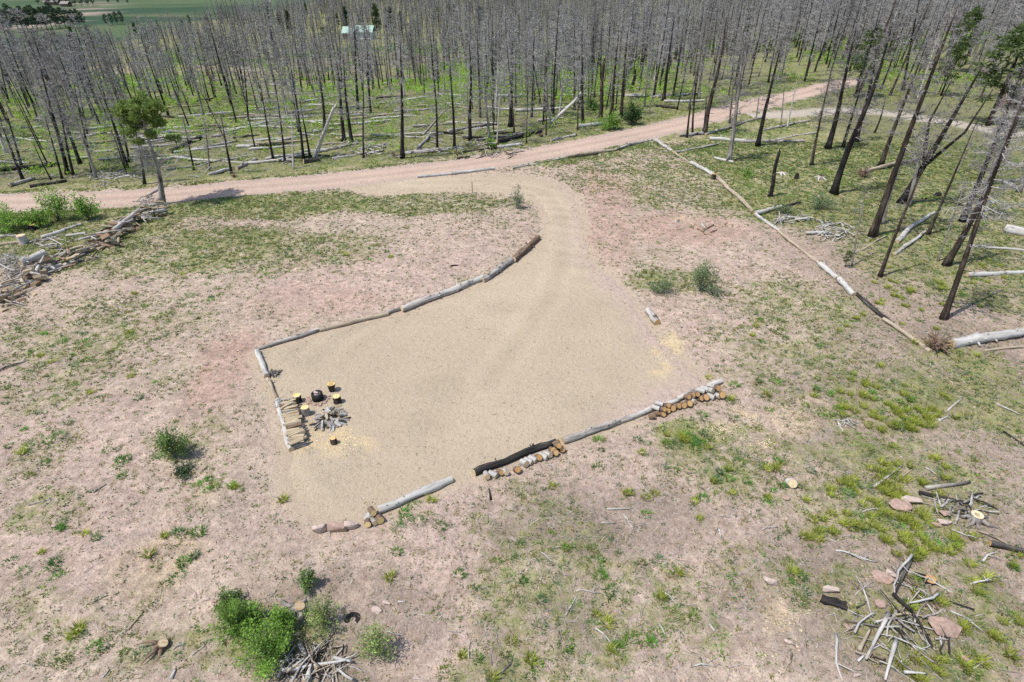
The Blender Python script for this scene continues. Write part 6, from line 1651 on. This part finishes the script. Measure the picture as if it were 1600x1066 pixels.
iop = ng.nodes.new('GeometryNodeInstanceOnPoints'); ci = ng.nodes.new('GeometryNodeCollectionInfo')
ci.inputs[0].default_value = far_col; ci.inputs[1].default_value = True; ci.inputs[2].default_value = True
def named(n, typ):
    x = ng.nodes.new('GeometryNodeInputNamedAttribute'); x.data_type = typ; x.inputs[0].default_value = n; return x.outputs[0]
ng.links.new(gi_.outputs[0], iop.inputs['Points']); ng.links.new(ci.outputs[0], iop.inputs['Instance'])
iop.inputs['Pick Instance'].default_value = True
ng.links.new(named('pick', 'INT'), iop.inputs['Instance Index']); ng.links.new(named('turn', 'FLOAT_VECTOR'), iop.inputs['Rotation']); ng.links.new(named('hscale', 'FLOAT'), iop.inputs['Scale'])
ng.links.new(iop.outputs[0], go_.inputs[0])
md_ = stand.modifiers.new('stand', 'NODES'); md_.node_group = ng
print('stand trees', len(px_), 'rest', len(rest))

# ------------------------------------------------------------------ shrubs
def shrub(bx, by, wpx, hpx, col, label, n=900, leaf=.10, cat='shrub', name='shrub', group=None, open_=.0):
    b = GV(bx, by); s = ppm(b); w = wpx / s; h = hpx / s * 1.05
    q = np.random.default_rng(int(bx * 3 + by))
    root = thing(name, label, cat, b, group)
    st = Geo(); lf = Geo()
    tips = []
    ns = 30
    for i in range(ns):
        a = q.uniform(0, 6.28); r = q.random() ** .6 * w * .52; hh = h * (1.05 - .75 * (r / (w * .55)) ** 2) * q.uniform(.55, 1.15)
        e = np.array([r * math.cos(a), r * math.sin(a), max(hh, .12 * h)]); m = e * .5 + [0, 0, hh * .08]
        V, F = tube([(0, 0, -.03), m, e], [.016, .010, .003], 4, False); st.add(V, F)
        nn = int(n / ns * q.uniform(.4, 1.5))
        u = q.uniform(.38, 1.04, nn)[:, None]
        p = np.where(u < .5, m * (u / .5), m + (e - m) * ((u - .5) / .5)) + q.normal(size=(nn, 3)) * np.array([w * .075, w * .075, h * .065]) * (1.25 - .5 * u)
        p[:, 2] = np.maximum(p[:, 2], .03)
        d = q.normal(size=(nn, 3)); d /= np.linalg.norm(d, axis=1)[:, None]; uu = np.cross(d, q.normal(size=(nn, 3))); uu /= np.linalg.norm(uu, axis=1)[:, None] + 1e-9
        sz = leaf * q.uniform(.45, 1.35, nn)[:, None]
        V = np.stack([p - d * sz * .5, p + uu * sz * .3, p + d * sz * .6, p - uu * sz * .3], 1).reshape(-1, 3)
        b4 = np.arange(nn)[:, None] * 4
        F = np.vstack([b4 + [0, 1, 2], b4 + [0, 2, 3]])
        tone = q.uniform(.55, 1.3)
        cc = np.repeat(np.array(col) * tone * q.uniform(.7, 1.3, (nn, 1)) * (1 + q.normal(size=(nn, 3)) * .06), 4, 0)
        lf.add(V, F, 0, cc)
    obj('stems', st.mesh('stems', [MAT['twig_dark']]), root)['kind'] = 'stuff'; obj('foliage', lf.mesh('foliage', [MAT['leaf']], False, True), root)['kind'] = 'stuff'
    return root
BR = (.235, .39, .075); MD = (.19, .29, .09); SG = (.22, .28, .135); LM = (.31, .40, .13)
shrub(808, 326, 25, 34, SG, 'slim young shrub growing at the inner bend of the driveway', 620, .10)
shrub(1094, 453, 62, 44, SG, 'round dull green shrub on pink soil east of the gravel', 2600, .09)
shrub(1035, 458, 46, 20, SG, 'low spreading weed clump beside the round dull green shrub', 1200, .08)
shrub(276, 714, 46, 56, MD, 'upright green shrub casting a shadow on the western soil', 2200, .08)
shrub(288, 742, 40, 14, (.10, .16, .075), 'low bluish weed mat below the upright western shrub', 900, .07)
bb = 'bright green bushes at the bottom'
shrub(372, 985, 66, 62, BR, 'western one of the bright green bushes by the bottom brush heap', 2800, .065, group=bb)
shrub(425, 1030, 92, 84, BR, 'largest bright green bush, beside the bottom brush heap', 4200, .065, group=bb)
shrub(400, 975, 60, 40, BR, 'bright green bush behind the largest one', 2200, .065, group=bb)
shrub(362, 945, 42, 32, MD, 'dark green bush behind the bright bushes', 1500, .065, group=bb)
shrub(445, 985, 46, 50, BR, 'bright green bush touching the broken pale stump', 1700, .065, group=bb)
shrub(508, 975, 62, 58, LM, 'lime airy bush between the broken stump and the burned-out hole', 1800, .055)
shrub(592, 1022, 66, 62, LM, 'lime airy bush below the burned-out hole', 1800, .055)
shrub(484, 918, 34, 36, MD, 'small dark shrub above the broken pale stump', 1100, .06)
wb = 'bushes along the near side of the road'
shrub(92, 345, 58, 46, BR, 'bright bush, middle one of the row at the western road', 2400, .13, group=wb)
shrub(140, 343, 46, 42, BR, 'bright bush at the eastern end of the row at the western road', 2000, .13, group=wb)
shrub(18, 357, 58, 36, BR, 'bright bush at the western end of the row at the western road', 2200, .13, group=wb)
shrub(62, 352, 40, 26, BR, 'low bright bush filling the gap in the row at the western road', 1400, .13, group=wb)
rb = 'bushes at the far verge of the road'
shrub(986, 194, 34, 27, (.065, .125, .04), 'round dark green roadside bush', 1800, .2, group=rb)
shrub(955, 203, 36, 20, BR, 'bright low bush just west of the round dark one', 1400, .2, group=rb)
shrub(768, 232, 16, 14, BR, 'small bright bush in the slash beside a black log', 700, .2, group=rb)
shrub(925, 172, 24, 16, MD, 'green bush behind the brown broken-topped trunk', 900, .2, group=rb)
shrub(1282, 326, 52, 26, SG, 'sage-green bush at the foot of the thickest black trunk', 1700, .1)
shrub(1222, 334, 34, 16, SG, 'low sage-green bush beside the white side branch', 900, .1)
shrub(1170, 276, 26, 12, BR, 'bright low clump in the grass west of the black snag', 800, .1)
shrub(1180, 335, 0.1 + 12, 10, BR, 'small bright tuft at a joint of the boundary logs', 300, .09)

# ------------------------------------------------------------------ plants nobody could count
def spread_points(n, x0, x1, y0, y1, seed):
    q = np.random.default_rng(seed)
    x = q.uniform(x0, x1, n); y = q.uniform(y0, y1, n)
    px, py, z = project(x, y, big_h(x, y))
    ok = (px > -120) & (px < 1720) & (py < 1180) & (z > 1)
    return x[ok], y[ok], q

def blades(x, y, z, n, h, spread, col, q, width=.02, lean_=.6):
    """n blades for each plant; arrays per plant for h, spread and colour"""
    m = len(x)
    a = q.uniform(0, 6.28, (m, n)); r = np.sqrt(q.random((m, n))) * spread[:, None]
    bx = x[:, None] + r * np.cos(a); by = y[:, None] + r * np.sin(a); bz = np.repeat(z[:, None], n, 1) - .02
    hh = h[:, None] * q.uniform(.5, 1.2, (m, n)); la = a + q.normal(0, .7, (m, n)); ll = hh * lean_ * q.uniform(.2, 1.2, (m, n))
    tx = bx + ll * np.cos(la); ty = by + ll * np.sin(la); tz = bz + hh
    w = width if np.isscalar(width) else width[:, None]
    wx = -np.sin(la + q.normal(0, .8, (m, n))) * w; wy = np.cos(la) * w
    V = np.stack([np.stack([bx - wx, by - wy, bz], -1), np.stack([bx + wx, by + wy, bz], -1), np.stack([tx, ty, tz], -1)], 2).reshape(-1, 3)
    c = col[:, None, :] * q.uniform(.65, 1.35, (m, n, 1))
    C = np.repeat(c.reshape(-1, 3), 3, 0)
    return V, np.arange(len(V)).reshape(-1, 3), C

PAL = np.array([(.14, .225, .055), (.22, .27, .06), (.135, .21, .10), (.27, .26, .09), (.17, .31, .055)])
def off_ok(x, y): return (grid_at(GR[1], x, y) > .25) & (grid_at(GR[2], x, y) > 2.9)
# small weeds
x, y, q = spread_points(150000, -46, 48, 6, 62, 301)
gr = grid_at(GR[0], x, y)
keep_ = off_ok(x, y) & (y < roady(x) + 3) & (q.random(len(x)) < np.clip(gr * 1.5, 0.09, 1) * (.5 + 1.1 * sstep(.35, .65, fbm(x, y, .9, 3, 333))))
x, y, gr = x[keep_], y[keep_], gr[keep_]; z = hgt(x, y); m = len(x)
pal = PAL[np.minimum((fbm(x, y, .35, 2, 334) * 3.2 + q.random(m) * 2.4).astype(int), 4)]
h = q.uniform(.03, .08, m) * (.8 + .6 * gr); sp = .025 + .15 * q.random(m) ** 2.5
wd = np.clip(.010 + .0006 * y, .012, .05)
V, F, C = blades(x, y, z, 10, h, sp, pal, q, wd * 1.6, 1.5)
g = Geo(); g.add(V, F, 0, C)
# rare weeds on the gravel itself, mostly near its edges
x, y, q = spread_points(22000, -24, 24, 10, 60, 302)
sd_ = grid_at(GR[1], x, y)
kp = (sd_ < .2) & (q.random(len(x)) < np.where(sd_ > -.9, .30, np.where((y < 20), .15, .035)) * (.2 + 1.5 * sstep(.4, .6, fbm(x, y, .6, 2, 335))))
x, y = x[kp], y[kp]; m = len(x)
V, F, C = blades(x, y, hgt(x, y, False) + .02, 6, q.uniform(.03, .08, m), q.uniform(.03, .08, m), PAL[q.integers(0, 4, m)] * .8, q, .014, 1.0); g.add(V, F, 0, C)
tag(obj('weeds', g.mesh('weeds', [MAT['leaf']], False, True)), 'small weeds dotted over the pink soil', None, None, 'stuff')
print('weeds', g.n // 3)
# broad-leaved clumps and yellow-green grass mounds
MOUND = [(1405, 640, 60, 40, 22), (1440, 655, 45, 25, 12), (1390, 730, 70, 40, 16), (1330, 760, 50, 25, 10), (1420, 770, 60, 25, 12), (1370, 810, 90, 25, 14), (1300, 830, 60, 20, 8), (1420, 845, 60, 30, 12), (1480, 855, 70, 25, 10), (1440, 960, 60, 40, 10),
         (1540, 940, 50, 60, 10), (1480, 1040, 80, 25, 10), (1440, 450, 70, 30, 12), (1400, 460, 40, 20, 8), (1530, 430, 70, 30, 10), (1360, 610, 60, 25, 10), (1330, 640, 40, 20, 6), (1240, 905, 40, 30, 5), (1280, 620, 60, 30, 5), (1500, 520, 70, 50, 6), (1380, 500, 60, 30, 6),
         (650, 800, 60, 40, 8), (180, 710, 120, 40, 5), (60, 690, 60, 70, 6), (250, 870, 60, 40, 5), (1080, 690, 40, 12, 10), (960, 700, 120, 50, 8), (880, 880, 200, 80, 12), (1000, 960, 120, 60, 12), (1060, 770, 120, 40, 8), (330, 760, 50, 15, 6), (270, 830, 40, 20, 4),
         (130, 830, 60, 20, 4), (150, 1010, 100, 30, 8), (60, 890, 60, 30, 4), (480, 790, 60, 15, 3), (1290, 560, 100, 40, 8), (1210, 520, 80, 40, 8), (1160, 620, 60, 40, 7), (120, 560, 120, 60, 14), (330, 440, 200, 50, 14), (560, 400, 160, 40, 8), (820, 1030, 120, 30, 8), (1180, 740, 100, 40, 12)]
PX, PY, KIND = [], [], []
for cx, cy, rx, ry, n in MOUND:
    for i in range(int(n * 1.6)):
        PX.append(rnd.gauss(cx, rx * .55)); PY.append(rnd.gauss(cy, ry * .55)); KIND.append(1 if (cx > 1290 and rnd.random() < .75) else (1 if rnd.random() < .2 else 0))
PX = np.array(PX); PY = np.clip(np.array(PY), 320, 1110); KIND = np.array(KIND)
fx, fy = flat(PX, PY); kp = off_ok(fx, fy); fx, fy, KIND = fx[kp], fy[kp], KIND[kp]; m = len(fx); q = np.random.default_rng(8)
z = hgt(fx, fy)
col = np.where(KIND[:, None] == 1, np.array([.36, .40, .075]), PAL[q.integers(0, 5, m)] * np.array([.85, 1.1, .9])) * q.uniform(.8, 1.2, (m, 1))
g = Geo()
dome = KIND == 1
V, F, C = blades(fx, fy, z, 80, np.where(dome, q.uniform(.14, .26, m), q.uniform(.08, .18, m)), np.where(dome, q.uniform(.07, .13, m), q.uniform(.10, .26, m)), col, q, .015, 1.1); g.add(V, F, 0, C)
tag(obj('grass_tufts', g.mesh('grass_tufts', [MAT['leaf']], False, True)), 'yellow-green and dark grass tufts on the soil', None, None, 'stuff')
# thicker grass under the eastern trees, on the verges and in the stand
x, y, q = spread_points(330000, -60, 75, 6, 100, 303)
gr = grid_at(GR[0], x, y); s_ = y - roady(x)
kp = off_ok(x, y) & (gr > .14) & (q.random(len(x)) < (gr - .06) * .44 * (.3 + 1.3 * sstep(.35, .6, fbm(x, y, .4, 3, 336))))
x, y, gr = x[kp], y[kp], gr[kp]; m = len(x)
dry = (q.random((m, 1)) < .22)
col = np.where(dry, np.array([[.34, .30, .17]]), np.array([[.205, .27, .072]])) * (.8 + .5 * fbm(x, y, .2, 2, 337))[:, None] + np.array([-.05, .0, -.01])[None] * sstep(.5, .7, fbm(x, y, .12, 2, 338))[:, None]
tall = np.where(s_[kp] > -14, 1.0, .55)
V, F, C = blades(x, y, hgt(x, y), 5, q.uniform(.06, .22, m) * tall, q.uniform(.06, .22, m), col, q, np.clip(.0006 * y, .010, .05), .9)
g = Geo(); g.add(V, F, 0, C)
tag(obj('meadow_grass', g.mesh('meadow_grass', [MAT['leaf']], False, True)), 'thin olive grass growing through the soil, under the trees and on the verges', None, None, 'stuff')
print('grass', m)
# fresh green shoots between the burned trunks
x, y, q = spread_points(80000, -190, 190, 46, 230, 304)
s_ = y - roady(x); f1 = fbm(x, y, 1 / 16, 3, 401)
px, py, zz = project(x, y, big_h(x, y))
boost = np.exp(-(((px - 900) / 160) ** 2 + ((py - 130) / 32) ** 2)) * .50 + np.exp(-(((px - 150) / 180) ** 2 + ((py - 175) / 40) ** 2)) * .22 + np.exp(-(((px - 720) / 90) ** 2 + ((py - 165) / 25) ** 2)) * .16 + np.exp(-(((px - 1420) / 160) ** 2 + ((py - 130) / 30) ** 2)) * .2
kp = ((s_ > 6) | ((x > 46) & (y > 84))) & (grid_at(GR[2], x, y) > 4) & (q.random(len(x)) < np.clip((f1 - .45 + boost * .9) * 2.8, 0, .9)) & ~((np.abs(x - hb.x) < 16) & (y > hb.y - 30))
x, y, bo = x[kp], y[kp], boost[kp]; m = len(x); n = 16
h = q.uniform(.3, .9, m) * (1 + 2.4 * bo); sp = q.uniform(.3, .7, m)
z = hgt(x, y)
P = np.stack([x, y, z + h * .55], 1)[:, None, :] + q.normal(size=(m, n, 3)) * np.stack([sp * .5, sp * .5, h * .28], 1)[:, None, :]
d = q.normal(size=(m, n, 3)); d /= np.linalg.norm(d, axis=2)[..., None]; u = np.cross(d, q.normal(size=(m, n, 3))); u /= np.linalg.norm(u, axis=2)[..., None] + 1e-9
sz = (.16 + .0016 * y)[:, None, None] * q.uniform(.6, 1.3, (m, n, 1))
V = np.stack([P - d * sz * .5, P + u * sz * .35, P + d * sz * .6], 2).reshape(-1, 3)
cc = np.array([.30, .47, .075])[None, None] * q.uniform(.6, 1.4, (m, n, 1)) * (.75 + .5 * fbm(x, y, .1, 2, 403))[:, None, None]
g = Geo(); g.add(V, np.arange(len(V)).reshape(-1, 3), 0, np.repeat(cc.reshape(-1, 3), 3, 0))
tag(obj('undergrowth', g.mesh('undergrowth', [MAT['leaf']], False, True)), 'bright green shoots growing between the burned trunks', None, None, 'stuff')
print('shoots', m)

# ------------------------------------------------------------------ crumbs: stones, chips, dry twigs
def crumbs(x, y, z, size, flatk, col, q):
    m = len(x)
    base = np.array([(1, 0, 0), (-.4, .9, 0), (-.5, -.85, 0), (0.05, 0, .8)])
    a = q.uniform(0, 6.28, m); ca, sa = np.cos(a), np.sin(a)
    b = base[None] * q.uniform(.6, 1.3, (m, 4, 1)) * size[:, None, None] * np.array([1, 1, flatk])
    V = np.stack([b[..., 0] * ca[:, None] - b[..., 1] * sa[:, None] + x[:, None], b[..., 0] * sa[:, None] + b[..., 1] * ca[:, None] + y[:, None], b[..., 2] + z[:, None]], -1).reshape(-1, 3)
    i = np.arange(m)[:, None] * 4
    F = np.vstack([i + [0, 1, 3], i + [1, 2, 3], i + [2, 0, 3]])
    return V, F, np.repeat(col, 4, 0)
x, y, q = spread_points(64000, -34, 38, 6, 46, 305)
kp = off_ok(x, y) & (q.random(len(x)) < .25 + .75 * sstep(.5, .65, fbm(x, y, .5, 3, 341))) & (y < roady(x) - 4)
x, y = x[kp], y[kp]; m = len(x)
sz = .018 + .055 * q.random(m) ** 3
col = np.array([.40, .275, .22])[None] * q.uniform(.55, 1.35, (m, 1))
V, F, C = crumbs(x, y, hgt(x, y) - .004, sz, 1.0, col, q); g = Geo(); g.add(V, F, 0, C)
tag(obj('small_stones', g.mesh('small_stones', [MAT['chips']], False, True)), 'loose pink stones and clods on the soil', None, None, 'stuff')
# gravel: scattered larger stones on the pad
x, y, q = spread_points(16000, -20, 20, 10, 60, 306)
kp = grid_at(GR[1], x, y) < -.05; x, y = x[kp], y[kp]; m = len(x)
col = np.array([.36, .30, .235])[None] * q.uniform(.45, 1.4, (m, 1))
V, F, C = crumbs(x, y, hgt(x, y, False) + .012, .010 + .018 * q.random(m) ** 2, .9, col, q); g = Geo(); g.add(V, F, 0, C)
tag(obj('gravel', g.mesh('gravel', [MAT['chips']], False, True)), 'loose crushed gravel spread over the pad', None, None, 'stuff')
# wood chips
g = Geo(); q = np.random.default_rng(12)
for cx, cy, rx, ry, n in [(530, 690, 45, 20, 420), (478, 662, 14, 10, 50), (1040, 545, 24, 34, 300), (1130, 672, 34, 14, 240), (1190, 692, 30, 9, 140), (1225, 650, 46, 24, 70), (1222, 975, 40, 45, 70), (1085, 345, 25, 7, 60)]:
    px = q.normal(cx, rx * .5, n); py = q.normal(cy, ry * .5, n); fx, fy = flat(px, py)
    col = np.array([.58, .46, .29])[None] * q.uniform(.6, 1.3, (n, 1)) * (1 + q.normal(size=(n, 3)) * .05)
    V, F, C = crumbs(fx, fy, hgt(fx, fy) + .016, q.uniform(.015, .05, n), .35, col, q); g.add(V, F, 0, C)
tag(obj('wood_chips', g.mesh('wood_chips', [MAT['chips']], False, True)), 'yellow wood chips and sawdust scattered on the ground', None, None, 'stuff')
g = Geo(); q = np.random.default_rng(77)
for i in range(900):
    px = q.uniform(820, 1640) if i % 3 else q.uniform(0, 1640); py = q.uniform(560, 1100)
    if px < 1000 and py < 740: continue
    fx, fy = flat(px, py)
    if float(pad_sd(fx, fy)) < .4: continue
    z = float(hgt(fx, fy)); L = q.uniform(.12, .6); w = q.uniform(.004, .010); a = q.uniform(0, 3.14)
    d = np.array([math.cos(a), math.sin(a), 0]) * L / 2; b = np.array([-d[1], d[0], 0]) * q.normal() * .35
    m = np.array([fx, fy, z + .02])
    V, F = tube([m - d, m - d * .3 + b * .7, m + d * .4 + b * .4 + [0, 0, .02], m + d - b], [w, w, w * .8, w * .4], 3, False); g.add(V, F, q.integers(0, 3))
tag(obj('fine_twigs', g.mesh('fine_twigs', [MAT['log_white'], MAT['log_pale'], MAT['log_grey']])), 'thin pale twigs scattered over the soil', None, None, 'stuff')
# dry grass stems and twigs lying flat
x, y, q = spread_points(42000, -36, 40, 6, 50, 307)
z_ = zones(x, y)
kp = off_ok(x, y) & (y < roady(x) - 3) & (q.random(len(x)) < .16 + z_['litter'] * 1.0 + z_['grass'] * .35)
x, y = x[kp], y[kp]; m = len(x); z = hgt(x, y) + .012
L = q.uniform(.08, .42, m); a = q.uniform(0, 6.28, m); w = q.uniform(.004, .011, m) + .0002 * y
dx, dy = np.cos(a), np.sin(a)
V = np.stack([np.stack([x - dx * L / 2 - dy * w, y - dy * L / 2 + dx * w, z], 1), np.stack([x - dx * L / 2 + dy * w, y - dy * L / 2 - dx * w, z], 1), np.stack([x + dx * L / 2, y + dy * L / 2, z + q.uniform(0, .10, m)], 1)], 1).reshape(-1, 3)
col = np.where(q.random((m, 1)) < .5, np.array([[.40, .36, .30]]), np.array([[.20, .165, .13]])) * q.uniform(.7, 1.25, (m, 1))
g = Geo(); g.add(V, np.arange(3 * m).reshape(-1, 3), 0, np.repeat(col, 3, 0))
tag(obj('dry_litter', g.mesh('dry_litter', [MAT['chips']], False, True)), 'dry stems and twigs littering the soil', None, None, 'stuff')
